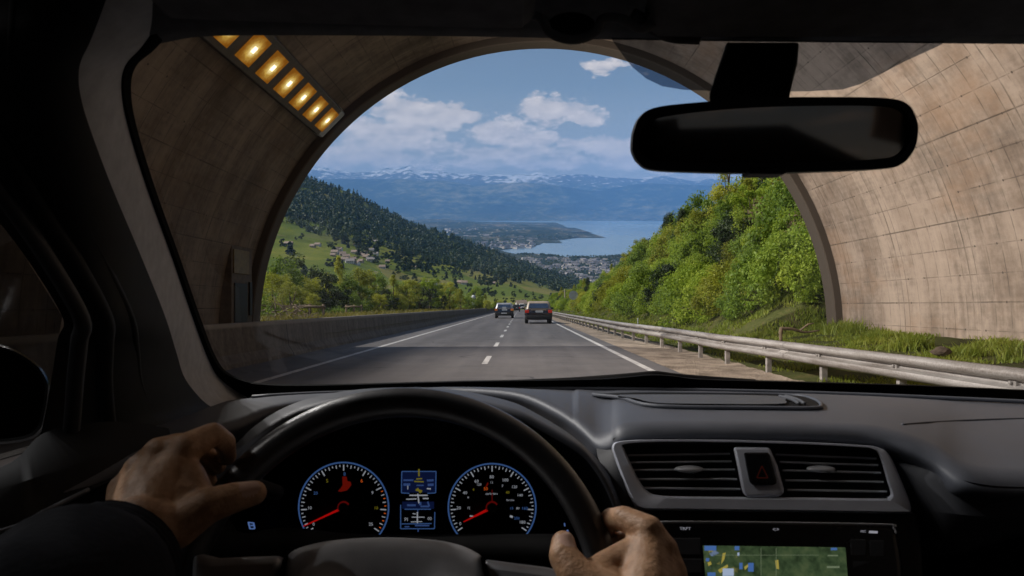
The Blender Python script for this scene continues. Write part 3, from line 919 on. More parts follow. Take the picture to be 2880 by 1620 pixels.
# ---------------------------------------------------------------- hillside houses
def house_meshes(L, Wd, H, mats):
    w = MB(); w.box((0, 0, H / 2), (L, Wd, H)).add([(-L / 2, -Wd / 2, H), (-L / 2, Wd / 2, H), (-L / 2, 0, H + Wd * 0.36)], [(0, 1, 2)]).add([(L / 2, -Wd / 2, H), (L / 2, Wd / 2, H), (L / 2, 0, H + Wd * 0.36)], [(0, 2, 1)])
    r = MB(); e = 0.8; rz = H + Wd * 0.36
    for s in (-1, 1):
        a = [Vector((-L / 2 - e, 0, rz + 0.05)), Vector((L / 2 + e, 0, rz + 0.05)), Vector((L / 2 + e, s * (Wd / 2 + e), H - 0.55)), Vector((-L / 2 - e, s * (Wd / 2 + e), H - 0.55))]
        r.hexa(a, [v + Vector((0, 0, 0.35)) for v in a])
    g = MB()
    for s in (-1, 1):
        for k in range(int(L // 3)):
            for zz in ((1.6, 4.2) if H > 5 else (1.6,)):
                g.box((-L / 2 + 1.8 + k * 3, s * (Wd / 2 + 0.03), zz), (1.2, 0.06, 1.3))
    for s in (-1, 1):
        g.box((s * (L / 2 + 0.03), -1.6, 1.8), (0.06, 1.2, 1.3)); g.box((s * (L / 2 + 0.03), 1.6, 1.8), (0.06, 1.2, 1.3))
    wins = []
    for k in range(0, len(g.v), 8):
        q = MB(); q.add(g.v[k:k + 8], [tuple(i - k for i in f) for f in g.f[k // 8 * 6:k // 8 * 6 + 6]]); wins.append((q, 'dark_glass', 'window'))
    return [(w, mats[0], 'wall'), (r, mats[1], 'roof')] + wins


HOUSE = []
for k, (L, Wd, H, mats) in enumerate([(12, 9, 5.6, ('house_white', 'roof_tile')), (10, 9, 5.2, ('house_tan', 'roof_tile')), (14, 9, 5.4, ('house_white', 'roof_grey')), (26, 9, 4.5, ('house_white', 'roof_grey')), (11, 8, 4.6, ('house_wood', 'roof_tile'))]):
    o = thing('house', 'proto', 'house', (0, 0, 0), road=False)
    for mb, mt, nm in house_meshes(L, Wd, H, mats):
        mb.build(nm, MATS[mt], o, road=False)
    HOUSE.append(o)
used_house = set()


def place_house(x, y, k, rot, label, sc=1.0, group='houses on the hillside'):
    p, D = hill(x, y)
    o = HOUSE[k] if k not in used_house else copy_thing(HOUSE[k])
    used_house.add(k)
    o.location = p - Vector((0, 0, 0.8)); o.rotation_euler.z = rot; o.scale = (sc,) * 3
    tag(o, label, 'house', group)


vil = 'small pale house with a brown roof clustered in the hillside village'
for x, y, k in [(843, 641, 0), (853, 637, 0), (862, 646, 1), (871, 652, 0), (868, 660, 0), (880, 664, 2), (888, 658, 1), (893, 641, 0), (903, 645, 1), (912, 650, 0), (920, 655, 1), (925, 647, 0), (932, 662, 2), (941, 655, 0), (897, 668, 0), (908, 662, 1), (945, 640, 2), (838, 646, 1), (918, 638, 0)]:
    place_house(x, y, k, random.uniform(-0.5, 0.5), vil, random.uniform(.62, .85))
for x, y, k, lab in [(722, 616, 4, 'brown barn pair on the bare strip by the tunnel mouth, nearer one'), (730, 616, 4, 'brown barn with pale gable on the bare strip, further from the tunnel'), (787, 625, 1, 'tan farmhouse among dark trees on the left meadow'),
                     (800, 624, 0, 'white gabled house beside the tan farmhouse'), (896, 618, 0, 'lone house at the forest edge above the village'), (933, 602, 2, 'white upper hamlet house highest on the slope'), (945, 608, 2, 'white roofed house just below the upper hamlet house'),
                     (953, 613, 0, 'pale house lowest of the upper hamlet'), (928, 628, 3, 'long pale building above the village street'), (962, 676, 0, 'white house at the right end of the village'), (975, 662, 1, 'tan roofed house in the trees right of the village'),
                     (943, 693, 4, 'small hut alone on the lower meadow'), (1040, 676, 0, 'white house half hidden by tall trees mid slope'), (1107, 623, 1, 'tan house at the clearing high in the forest'), (1158, 715, 1, 'small tan cottage on the right meadow'), (1168, 717, 0, 'white cottage beside the tan one on the right meadow'), (1240, 712, 4, 'brown barn by the ploughed field')]:
    place_house(x, y, k, random.uniform(-0.5, 0.5), lab, .68)
place_house(1084, 714, 3, -0.5, 'long white farm building with grey roof on the lower meadow', .6)
place_house(1311, 771, 0, 0.3, 'house with reddish roof where the road meets the valley', .5)

# ---------------------------------------------------------------- lakeside town
def town_mesh(mat_roof):
    w = MB(); w.box((0, 0, 3), (11, 10, 6))
    r = MB(); a = []
    w.cur = 1
    for s in (-1, 1):
        q = [Vector((-6, 0, 9.2)), Vector((6, 0, 9.2)), Vector((6, s * 5.6, 5.8)), Vector((-6, s * 5.6, 5.8))]
        w.hexa(q, [v + Vector((0, 0, 0.4)) for v in q])
    return w


TOWN = []
for k, (a, b) in enumerate([('town_pale', 'town_roof'), ('house_white', 'roof_grey'), ('town_pale', 'roof_grey')]):
    me = town_mesh(0).mesh('town_house'); me.materials.append(MATS[a]); me.materials.append(MATS[b]); TOWN.append(me)


def town_spot():
    while True:
        y = 646 + 84 * random.random() ** 0.9
        x = random.uniform(1285, 1620)
        if y < 651 and x < 1440: y += 4
        if noise3((x * 0.02, y * 0.09, 2.2), 1.0, 3) < -0.12: continue
        return x, y


for k in range(270):
    x, y = town_spot()
    p = on_level(x, y, 2.5)
    o = bpy.data.objects.new('town_house', TOWN[k % 3]); COL.objects.link(o)
    o.location = p; o.rotation_euler.z = random.random() * 3.14
    s = random.uniform(0.8, 1.5); o.scale = (s * random.uniform(1, 2.4), s * random.uniform(0.9, 1.5), s * random.uniform(0.7, 1.3))
    tag(o, 'tiny pale house in the town on the near lake shore', 'house', 'houses of the lakeside town')
big = MB()
tw = town_mesh(0)
for k in range(900):
    if k < 600:
        x, y = town_spot()
    else:
        x = random.uniform(1120, 1400); y = random.uniform(566, 626)
        if x > 1310 + (y - 566) * 0.9 or x > 1345: x = random.uniform(1120, 1310)
    p = on_level(x, y, 2.5); s = random.uniform(0.8, 1.6) * (1.0 if k < 600 else 1.9); a = random.random() * 3.14
    M = Matrix.Translation(p) @ Matrix.Rotation(a, 4, 'Z') @ Matrix.Diagonal((s * random.uniform(1, 2.5), s, s * random.uniform(0.6, 1.2), 1))
    b = len(big.v); big.v += [tuple(M @ Vector(v)) for v in tw.v]
    big.f += [tuple(i + b for i in f) for f in tw.f]; big.mi += tw.mi
o = link_mesh('distant_town', big.mesh('distant_town'), [MATS['town_pale'], MATS['town_roof']], road=False)
tag(o, 'far spread of small buildings across the lakeside plain and shore', 'town', kind='stuff')
specs = []
for k in range(2000):
    r = random.random()
    if r < 0.55:
        x, y = random.uniform(1285, 1640), random.uniform(645, 735)
        if noise3((x * 0.02, y * 0.09, 2.2), 1.0, 3) > 0.1 and random.random() < 0.75: continue
    elif r < 0.72:
        x = random.uniform(1300, 1640); y = interp(x, [(1300, 640), (1343, 639.5), (1408, 645), (1435, 648), (1519, 647), (1593, 641), (1640, 640)]) + random.uniform(0.3, 2.0)
        if noise3((x * 0.03, 0, 7), 1.0, 2) < -0.1: continue
    else:
        x, y = random.uniform(1080, 1442), random.uniform(562, 622)
        if x > 1300 and y > 604 - (x - 1380) * 0.05: continue
        if x > interp(y, [(562, 1395), (574, 1380), (584, 1388), (590, 1402), (597, 1425), (600, 1440), (604, 1400), (610, 1355), (622, 1310)]): continue
    p = on_level(x, y, 2.0); tv, tf = random.choice(rounds)
    specs.append((tv, tf, p, random.uniform(9, 17) * (1 if r < 0.72 else 2.0), 1.3 if r < 0.72 else 2.2, random.random() * 6))
V, F4 = merge_trees(specs)
tag(link_mesh('lakeside_woods', np_mesh('lakeside_woods', V, F4), MATS['forest_leaf'], road=False), 'far dark trees scattered between the lakeside houses and along the shore', 'woods', kind='stuff')
# ================================================================ road, tunnel, verge (road frame)
YEND = 232.0
CX, CZ, RL, RR = 0.65, -0.75, 8.36, 8.14


def strip(name, left, right, ys, mat, z=ROADZ, lift=0.0):
    V = []
    for y in ys:
        V.append((left(y), y, z + lift)); V.append((right(y), y, z + lift))
    n = len(ys)
    return np_mesh(name, V, [(2 * i, 2 * i + 1, 2 * i + 3, 2 * i + 2) for i in range(n - 1)])


ys = [-60, -20, 0, 5, 10, 20, 40, 80, 140, YEND]
tag(link_mesh('road', strip('road', lambda y: -5.75, lambda y: 2.86, ys, None), MATS['asphalt']), kind='structure')
tag(link_mesh('edge_line', strip('edge_line', lambda y: 2.36, lambda y: 2.5, ys, None, lift=0.004), MATS['road_paint']), kind='structure')
tag(link_mesh('edge_line', strip('edge_line', lambda y: -4.21, lambda y: -4.07, ys, None, lift=0.004), MATS['road_paint']), kind='structure')
mb = MB()
for k in range(-6, 36):
    y0 = 8.3 + k * 6.2
    mb.add([(-0.81, y0, ROADZ + .004), (-0.69, y0, ROADZ + .004), (-0.69, y0 + 2.3, ROADZ + .004), (-0.81, y0 + 2.3, ROADZ + .004)], [(0, 1, 2, 3)])
tag(mb.build('centre_dashes', MATS['road_paint'], fix=False), kind='structure')


def kfar(Y): return interp(Y, [(20, 1.0), (55, 1.05), (80, .8), (100, 0.55), (170, 0.30), (240, 0.22)])


def vz(X, Y):
    z = interp(X, [(2.8, ROADZ - 0.005), (4.5, ROADZ - 0.09), (5.2, -1.2), (6.5, -0.98), (9.3, -0.62), (14, -0.5)])
    if Y > 20.3 and X > 7.0:
        r = (X - 7.0) * 0.64 if X < 22 else 9.6 + (X - 22) * 0.25
        z += r * kfar(Y) * min(1, (Y - 20.3) / 1.5) + 0.45 * noise3((X, Y, 0), 0.25, 3)
    return z + 0.03 * noise3((X * 2, Y * 2, 0), 0.8, 2) * (1 if X > 3.4 else 0)


def vsheet(name, xs, ys, mat):
    V = [(x, y, vz(x, y)) for y in ys for x in xs]
    tag(link_mesh(name, np_mesh(name, V, grid_faces(len(ys), len(xs))), MATS[mat], smooth=True), kind='structure')


near_y = list(np.arange(-12, 20.2, 0.35)) + list(np.arange(20.3, 60, 1.0)) + list(np.arange(60, YEND + 3, 4.0))
vsheet('gravel_shoulder', np.linspace(2.85, 4.75, 12), near_y, 'gravel')
vsheet('grass_verge', np.linspace(4.72, 9.6, 20), near_y, 'verge_soil')
vsheet('bank', list(np.linspace(9.55, 26, 30)) + [40, 70], list(np.arange(20.6, 60, 1.0)) + list(np.arange(60, YEND + 60, 5.0)), 'bank_soil')


def lz(X, Y):
    return interp(-X, [(5.6, -0.80), (7, -0.62), (9, -0.56), (12, -1.4), (25, -4.6), (60, -6.0), (140, -9)]) + (0.5 * noise3((X, Y, 3), 0.1, 3) if X < -10 else 0.05 * noise3((X, Y, 3), 0.6, 2))


lx = [-5.62, -6.2, -7, -8, -9, -10.5, -12, -15, -20, -25, -33, -45, -60, -90, -130]
ly = list(np.arange(20.2, 60, 1.5)) + list(np.arange(60, 250, 6.0))
V = [(x, y, lz(x, y)) for y in ly for x in lx]
tag(link_mesh('embankment', np_mesh('embankment', V, grid_faces(len(ly), len(lx))), MATS['embankment_soil'], smooth=True), kind='structure')
V = [(x, y, -1.15) for y in (-60, 20.2) for x in (-9.2, -5.6)]
tag(link_mesh('tunnel_ledge', np_mesh('tunnel_ledge', V, [(0, 1, 3, 2)]), MATS['gravel']), kind='structure')

# ---------------------------------------------------------------- tunnel: lining, collar, outer shell
tun = thing('tunnel', 'arched board-marked concrete road tunnel around the car, open towards the lake', 'tunnel', (CX, 20, ROADZ))
na = 72
ang = [R_(lerp(-11, 191, i / na)) for i in range(na + 1)]
lys = list(np.linspace(-60, 0, 13)) + list(np.linspace(1, 19.55, 34))


def arch(r, y): return [Vector((CX + r * math.cos(a), y, CZ + r * math.sin(a))) for a in ang]


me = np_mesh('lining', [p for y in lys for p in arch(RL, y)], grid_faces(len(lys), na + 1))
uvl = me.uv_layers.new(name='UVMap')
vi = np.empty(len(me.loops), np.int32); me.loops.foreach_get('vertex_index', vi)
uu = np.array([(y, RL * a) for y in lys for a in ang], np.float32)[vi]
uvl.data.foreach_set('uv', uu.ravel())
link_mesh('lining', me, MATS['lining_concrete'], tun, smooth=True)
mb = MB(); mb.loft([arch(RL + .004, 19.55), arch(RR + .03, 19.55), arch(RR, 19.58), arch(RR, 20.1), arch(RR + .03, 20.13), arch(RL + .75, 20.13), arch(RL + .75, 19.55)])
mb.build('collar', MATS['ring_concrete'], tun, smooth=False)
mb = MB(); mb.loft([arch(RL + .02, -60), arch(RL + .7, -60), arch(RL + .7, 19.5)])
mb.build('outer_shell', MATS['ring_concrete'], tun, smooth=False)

# niche with a dark door in the left wall near the portal
nic = thing('emergency_door', 'dark narrow door with a tan plate above it, in the left tunnel wall', 'door', (-7.5, 18.6, ROADZ))
MB().box((-7.55, 18.55, 0.16), (0.34, 1.36, 2.9)).build('frame', MATS['niche_frame'], nic, bevel=.02)
MB().box((-7.37, 18.42, -0.28), (0.05, 0.82, 1.75)).build('door_leaf', MATS['niche_door'], nic, bevel=.01)
MB().box((-7.37, 18.45, 1.16), (0.05, 1.0, 0.62)).build('plate', MATS['niche_sign'], nic, bevel=.01)
MB().box((-7.36, 19.05, 0.2), (0.06, 0.16, 0.9)).build('cable_box', MATS['niche_door'], nic, bevel=.01)

# lamp strip on the left of the vault
ls = thing('tunnel_light_strip', 'long housing of square amber lamps running along the left of the tunnel vault', 'light', (-5.2, 19.2, 5.0))
A0 = R_(135.5)
er = Vector((math.cos(A0), 0, math.sin(A0))); et = Vector((-math.sin(A0), 0, math.cos(A0)))
C0 = Vector((CX, 0, CZ))


def lp(r, t, y): return C0 + er * r + et * t + Vector((0, y, 0))


mb = MB()
prof = [(RL + .02, -.52), (RL - .14, -.47), (RL - .17, -.43), (RL - .17, .43), (RL - .14, .47), (RL + .02, .52)]
mb.loft([[lp(r, t, y) for r, t in prof] for y in np.linspace(-30, 19.05, 40)])
mb.add([lp(RL - .17, s * .43 + q, y) + er * -.012 for s in (-1, 1) for q in (-.02, .02) for y in (-30, 19.05)], [(0, 1, 3, 2), (4, 5, 7, 6)])
mb.build('housing', MATS['lamp_housing'], ls)
MB().hexa([lp(r, t, 19.05) for r, t in prof], [lp(r, t * .99, 19.42) for r, t in prof]).build('end_cap', MATS['lamp_endcap'], ls, bevel=.01)
for k in range(22):
    y = 18.72 - k * 1.03
    q = [lp(RL - .172, t, yy) for t, yy in ((-.33, y - .32), (.33, y - .32), (.33, y + .32), (-.33, y + .32))]
    o = MB().hexa(q, [v - er * .03 for v in q]).build('lamp', MATS['lamp_lens'], ls)
    q = [lp(RL - .21, t, yy) for t, yy in ((-.07, y - .07), (.07, y - .07), (.07, y + .07), (-.07, y + .07))]
    MB().add(q, [(0, 1, 2, 3)]).build('bulb', MATS['lamp_bulb'], o, fix=False)
    ll = bpy.data.lights.new('lamp_light', 'AREA'); ll.shape = 'RECTANGLE'; ll.size = .16; ll.size_y = .16; ll.energy = LAMP_W * (1.5 if k < 2 else 1.0) if k < 9 else LAMP_FILL_W * (2.7 if 13 <= k < 16 else .5); ll.color = (1.0, .90, .81) if k < 9 else (1.0, .96, .93); ll.spread = R_(112 if k < 9 else 130)  # out-of-view lamps added along the strip, whiter and uneven, to fill the cabin
    lo_ = bpy.data.objects.new('lamp_light', ll); COL.objects.link(lo_); lo_.parent = ls
    aim = (C0 + Vector((8.0, y, 1.0 if k < 9 else .6)) - lp(RL - .24, 0, y)).normalized()
    lo_.matrix_basis = Matrix.Translation(lp(RL - .24, 0, y) - OFF[ls.name]) @ aim.to_track_quat('-Z', 'Y').to_matrix().to_4x4()

# ---------------------------------------------------------------- concrete barrier on the left
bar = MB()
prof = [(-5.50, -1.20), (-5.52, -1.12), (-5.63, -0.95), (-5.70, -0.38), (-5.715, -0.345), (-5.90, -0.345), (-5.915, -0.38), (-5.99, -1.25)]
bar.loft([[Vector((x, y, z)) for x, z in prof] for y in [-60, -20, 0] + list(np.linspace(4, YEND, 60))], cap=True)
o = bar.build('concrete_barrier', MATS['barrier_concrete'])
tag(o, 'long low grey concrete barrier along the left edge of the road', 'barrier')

# ---------------------------------------------------------------- guardrail on the right
def railx(y): return interp(y, [(-5, 5.9), (3, 5.4), (7, 5.12), (9, 5.0), (12.6, 4.74), (15.7, 4.46), (20, 4.36), (27.7, 3.95), (61, 3.72), (120, 3.6), (235, 3.5)])


gr = thing('guardrail', 'weathered steel crash barrier with two ribs on posts along the right roadside', 'guardrail', (railx(12), 12, -1.28))
prof = [(.035, .318), (-.03, .318), (-.085, .285), (-.092, .245), (-.08, .215), (.015, .178), (.015, .142), (-.08, .108), (-.092, .075), (-.085, .035), (-.03, .0), (.035, .0)]
rys = list(np.arange(-5, 40, 0.8)) + list(np.arange(40, YEND, 4.0))
def rp(y, off=0): return [Vector((railx(y) + dx + off, y, -0.955 + dz)) for dx, dz in prof]
mb = MB(); mb.loft([rp(y) + rp(y, .012)[::-1] for y in rys], close=True)
mb.build('rail_beam', MATS['galvanised'], gr, smooth=True, angle=50)
k = 0; y = -3.0; post_n = 0
while y < YEND - 2 and post_n < 95:
    x = railx(y) + .06
    p = MB()
    p.box((x + .02, y, -1.04), (.10, .09, .72)); p.box((x - .045, y, -0.80), (.07, .12, .2))
    p.build('post', MATS['post_steel'], gr, bevel=.01)
    if y < 40:
        MB().ball((railx(y) - .03, y, -0.795), .022, 8, 6).build('bolt', MATS['post_steel'], gr)
    y += 2.05 if y < 120 else 4.1; post_n += 1
for y in (12.6, 20.8, 29.0):
    mb = MB(); mb.loft([rp(y - .16, -.008), rp(y + .16, -.008)]); mb.build('splice_plate', MATS['galvanised'], gr, smooth=True)

# ---------------------------------------------------------------- cars ahead
def rrect(w, y0, y1, z, r=0.16, n=5):
    pts = []
    for cx, cy, a0 in ((w - r, y1 - r, 0), (-w + r, y1 - r, 90), (-w + r, y0 + r, 180), (w - r, y0 + r, 270)):
        for k in range(n + 1):
            a = R_(a0 + 90 * k / n)
            pts.append(Vector((cx + r * math.cos(a), cy + r * math.sin(a), z)))
    return pts


def make_car(label, base, body, roofm, lampm, glass, seed, hw=0.92, H=1.56, group=None, plates=1):
    base = Vector(base)
    c = thing('car', label, 'car', base, group)
    B = lambda v: Vector(v) + base
    def lev(rows): return [[B(p) for p in r] for r in rows]
    mb = MB()
    mb.loft(lev([rrect(hw * .86, .12, 4.2, .26), rrect(hw * .96, .02, 4.35, .34), rrect(hw, -.02, 4.42, .52), rrect(hw, 0, 4.42, .72), rrect(hw * .985, .03, 4.38, .86), rrect(hw * .955, .06, 4.25, .97), rrect(hw * .93, .10, 4.0, 1.0)]), close=True, cap=True)
    mb.build('body', MATS[body], c, smooth=True, angle=40)
    mb = MB()
    mb.loft(lev([rrect(hw * .925, .12, 3.05, .98), rrect(hw * .90, .16, 2.9, 1.06), rrect(hw * .80, .34, 2.35, H - .12), rrect(hw * .76, .42, 2.2, H - .03), rrect(hw * .66, .55, 2.05, H)]), close=True, cap=True)
    mb.build('cabin', MATS[roofm], c, smooth=True, angle=40)
    g = MB()
    q = [(-hw * .74, .155, 1.05), (hw * .74, .155, 1.05), (hw * .655, .31, H - .15), (-hw * .655, .31, H - .15)]
    g.hexa([B(v) for v in q], [B(Vector(v) + Vector((0, -.035, .008))) for v in q])
    g.build('rear_window', MATS[glass], c, bevel=.02)
    for s in (-1, 1):
        q = [(s * hw * .915, .5, 1.04), (s * hw * .905, 2.8, 1.04), (s * hw * .80, 2.3, H - .14), (s * hw * .80, .6, H - .14)]
        MB().hexa([B(v) for v in q], [B(Vector(v) + Vector((s * .02, 0, .004))) for v in q]).build('side_window', MATS[glass], c)
        q = MB(); q.box(B((s * hw * .84, .03, .84)), (.27, .14, .20)); q.build('tail_light', MATS[lampm], c, bevel=.03)
        m2 = MB(); m2.box(B((s * (hw + .09), 2.55, 1.05)), (.20, .10, .14)); m2.build('wing_mirror', MATS['black_trim'], c, bevel=.03)
        for yy in (.72, 3.5):
            w = MB(); ax = B((s * (hw - .13), yy, .335))
            w.loft([[ax + Vector((s * dx, r * math.cos(2 * math.pi * k / 20), r * math.sin(2 * math.pi * k / 20))) for k in range(20)] for dx, r in ((-.11, .2), (-.11, .31), (-.08, .335), (.08, .335), (.11, .31), (.11, .2))], close=True, cap=True)
            wo = w.build('wheel', MATS['tyre_rubber'], c, smooth=True, angle=40)
            rim = MB(); rim.loft([[ax + Vector((s * .112, r * math.cos(2 * math.pi * k / 16), r * math.sin(2 * math.pi * k / 16))) for k in range(16)] for r in (.20, .05)], close=True, cap=True)
            rim.build('rim', MATS['paint_silver'], wo)
    b = MB(); b.loft(lev([rrect(hw * .97, -.09, .4, .33, .12), rrect(hw * .985, -.11, .4, .45, .12), rrect(hw * .97, -.08, .4, .58, .12)]), close=True, cap=True)
    b.build('bumper', MATS['black_trim'], c, smooth=True, angle=40)
    MB().box(B((0.05, -.03, .83)), (.50, .03, .13)).build('number_plate', MATS['plate_white'], c, bevel=.008)
    MB().box(B((0, .0, .935)), (hw * 1.1, .05, .035)).build('tailgate_trim', MATS[roofm], c, bevel=.008)
    if plates == 2:
        MB().box(B((0.02, .06, 1.03)), (.36, .05, .18)).build('sticker', MATS['plate_white'], c, bevel=.008)
        MB().box(B((0.0, -.125, .50)), (.55, .02, .10)).build('bumper_strip', MATS['plate_white'], c, bevel=.008)
    return c


make_car('dark maroon estate car with beige roof and red tail lights in the right lane', (1.22, 47.6, ROADZ), 'paint_dark_red', 'paint_beige', 'tail_red', 'car_glass_blue', 1, hw=.94, H=1.54)
make_car('blue-black car with pale roof and orange tail lights in the left lane', (-1.62, 68.5, ROADZ), 'paint_blue_black', 'paint_silver', 'tail_amber', 'car_glass_blue', 2, hw=.93, H=1.52, plates=2)
make_car('small dark car far ahead, just right of the blue-black car', (-1.0, 150, ROADZ), 'paint_black', 'paint_black', 'tail_red', 'dark_glass', 3, hw=.9)
make_car('white vehicle farthest ahead where the road disappears', (0.3, 205, ROADZ), 'paint_white_van', 'paint_white_van', 'tail_red', 'dark_glass', 4, hw=.95, H=1.9)

# ---------------------------------------------------------------- roadside posts and signs
def pole(name, label, cat, x, ytop, ybot, Y, r=.05, mat='post_steel', head=None):
    a, b = P(x, ybot, Y), P(x, ytop, Y)
    b.x = a.x
    o = thing(name, label, cat, a)
    MB().tube([a, b], [r, r * .8], 8).build('pole', MATS[mat], o, smooth=True, angle=40)
    return o, a, b


o, a, b = pole('road_sign', 'round-backed grey sign on a pole beyond the crash barrier', 'sign', 1449, 741, 800, 95)
mb = MB(); mb.tube([b + Vector((-.35, -.06, -.1)), b + Vector((-.35, .0, -.1))], .62, 20); mb.build('sign_disc', MATS['paint_silver'], o)
o, a, b = pole('utility_pole', 'thin pale pole standing among the bushes right of the cars', 'pole', 1421, 727, 797, 125, .13, 'pale_rock')
MB().box(b - Vector((0, 0, .4)), (1.0, .08, .08)).build('crossarm', MATS['pale_rock'], o)
o, a, b = pole('lamp_post', 'short post with a pale blue lantern behind the left barrier', 'lamp', 1191, 748, 792, 98, .07, 'post_steel')
mb = MB(); mb.ball(b, (.28, .28, .34), 10, 8); mb.build('lantern', MATS['plate_white'], o, smooth=True)
MB().box(b - Vector((0, 0, .95)), (.36, .3, .7)).build('control_box', MATS['paint_silver'], o, bevel=.03)
o, a, b = pole('marker_post', 'thin white marker post at the foot of the right bushes', 'post', 1605, 800, 838, 38, .035, 'plate_white')
# dark round tower with a reddish cap among the bushes
tp = P(1545, 768, 78)
tw_ = thing('round_tower', 'dark round wooden tower with pale reddish cap among the roadside bushes', 'tower', tp)
mb = MB(); mb.tube([tp, tp + Vector((0, 0, 2.3))], [.52, .62], 18); mb.build('tower_body', MATS['house_wood'], tw_, smooth=True, angle=40)
mb = MB(); mb.tube([tp + Vector((0, 0, 2.28)), tp + Vector((0, 0, 2.42)), tp + Vector((0, 0, 2.62))], [.75, .78, .2], 18); mb.build('roof', MATS['pale_rock'], tw_, smooth=True, angle=40)
MB().box(tp + Vector((.5, -.5, -.5)), (.1, 1.2, .1), Matrix.Rotation(.6, 3, 'X')).build('prop', MATS['plate_white'], tw_)


def fence(x0, x1, y, Y, label):
    a, b = P(x0, y, Y), P(x1, y, Y)
    o = thing('rail_fence', label, 'fence', (a + b) / 2 - Vector((0, 0, .5)))
    for dz, r in ((0, .05), (-.38, .045)):
        MB().tube([a + Vector((0, 0, dz)), (a + b) / 2 + Vector((0, 0, dz + .03)), b + Vector((0, 0, dz))], r, 8).build('rail', MATS['old_wood'], o, smooth=True)
    n = 3
    for k in range(n):
        p = a.lerp(b, (k + .15) / (n - .7))
        MB().tube([p + Vector((0, .05, -1.0)), p + Vector((0, .05, .12))], .055, 8).build('post', MATS['old_wood'], o, smooth=True)


fence(738, 818, 773, 26, 'old wooden rail fence behind the barrier, next to the tunnel mouth')
fence(868, 912, 772, 40, 'short piece of wooden rail fence under the tall thin tree')
# broken branch lying by the portal on the right
c0 = P(1985, 838, 17.6)
mb = MB()
mb.tube(smooth_path([c0 + Vector((-.24, -.1, -.20)), c0 + Vector((-.23, -.05, .02)), c0 + Vector((-.19, 0, .12))], 4), [.045] * 4 + [.05] * 4 + [.04], 7)
mb.tube(smooth_path([c0 + Vector((-.22, 0, .11)), c0 + Vector((.1, .05, .10)), c0 + Vector((.42, .1, .02)), c0 + Vector((.8, .1, .06))], 5), [.05 - .002 * k for k in range(16)], 7)
mb.tube([c0 + Vector((.3, .1, .05)), c0 + Vector((.5, .05, .22)), c0 + Vector((.62, .0, .25))], [.03, .022, .012], 6)
tag(mb.build('broken_branch', MATS['old_wood'], smooth=True), 'pale broken branch lying in the grass at the right foot of the portal', 'branch')
for (px, py, YY, s, lab) in [(2368, 884, 11.7, .10, 'brown stone in the grass against the right tunnel wall'), (722, 776, 24, .3, 'pale brushwood heap behind the barrier at the tunnel mouth')]:
    mb = MB(); c0 = P(px, py, YY)
    if s < .2:
        bm = bmesh.new(); bmesh.ops.create_icosphere(bm, subdivisions=2, radius=1)
        for v in bm.verts:
            v.co *= 1 + .4 * noise3(v.co + Vector((7, 0, 0)), 1.2, 3); v.co = Vector((v.co.x * 1.5, v.co.y, v.co.z * .8)) * s + c0
        me = bpy.data.meshes.new('stone'); bm.to_mesh(me); bm.free()
        tag(link_mesh('stone', me, MATS['bark'], smooth=False), lab, 'stone')
    else:
        for k in range(46):
            a = c0 + Vector((random.gauss(0, .35), random.gauss(0, .25), random.uniform(-.45, .12)))
            d = Vector((random.gauss(0, 1), random.gauss(0, .5), random.gauss(.25, .6))).normalized() * random.uniform(.25, .6)
            mb.tube([a, a + d], [.022, .01], 5)
        tag(mb.build('brushwood', MATS['old_wood']), lab, 'brushwood')
# ================================================================ near trees, bushes, grass
def trunk_mesh(seed, h, r0, cc, limbs=7):
    rnd = random.Random(seed); mb = MB()
    pts = [Vector((0, 0, -.6))] + [Vector((rnd.gauss(0, .05) * h * .3 * k / 5, rnd.gauss(0, .05) * h * .3 * k / 5, h * k / 5)) for k in range(1, 6)]
    mb.tube(pts, [r0 * (1 - .16 * k) for k in range(6)], 8)
    for k in range(min(limbs, len(cc))):
        c = Vector([float(q) for q in cc[k]]); b = pts[2 + k % 3]
        mb.tube([b, b.lerp(c, .5) + Vector((0, 0, -.08 * h)), c], [r0 * .4, r0 * .25, r0 * .08], 6)
    me = mb.mesh('trunk'); me.materials.append(MATS['bark']); me.polygons.foreach_set('use_smooth', [True] * len(me.polygons))
    return me


def tree_proto(seed, n, rx, rz, zc, ncl, leaf, mat, shape, trunk_h=None, r0=.1, crad=.34):
    me, cc = leaf_cloud(seed, n, rx, rz, zc, ncl, leaf, shape, crad); me.materials.append(MATS[mat])
    return me, (trunk_mesh(seed, trunk_h, r0, cc) if trunk_h else None)


BUSH = [tree_proto(s, n, 1.0, hh, 0, ncl, lf, mt, 'dome', hh * .7, .05, cr) for s, n, hh, ncl, lf, mt, cr in [
    (1, 9000, 1.35, 60, .062, 'leaf_bright', .30), (2, 9000, 1.15, 54, .058, 'leaf_bright', .32), (3, 8000, 1.5, 54, .06, 'leaf_mid', .3),
    (4, 8000, 1.25, 50, .064, 'leaf_mid', .34), (5, 7500, 1.4, 48, .06, 'leaf_dark', .32), (6, 2600, 1.3, 30, .07, 'leaf_dry', .3), (7, 9000, 1.3, 60, .055, 'leaf_olive', .3)]]
TREE = [tree_proto(s, n, 1.0, rz, zc, ncl, lf, mt, sh, th, .085, cr) for s, n, rz, zc, ncl, lf, mt, sh, th, cr in [
    (11, 9000, 1.25, 1.75, 56, .065, 'leaf_mid', 'ball', 2.2, .30), (12, 9000, 1.4, 1.8, 52, .064, 'leaf_bright', 'ball', 2.2, .28), (13, 8000, 1.5, 2.0, 54, .06, 'leaf_dark', 'cone', 2.8, .26),
    (14, 8000, 1.35, 1.7, 48, .066, 'leaf_olive', 'ball', 2.1, .3), (15, 6000, 1.6, 2.0, 40, .06, 'leaf_olive', 'cone', 2.8, .24), (16, 8000, 1.2, 1.6, 46, .064, 'leaf_dark', 'ball', 2.0, .3)]]


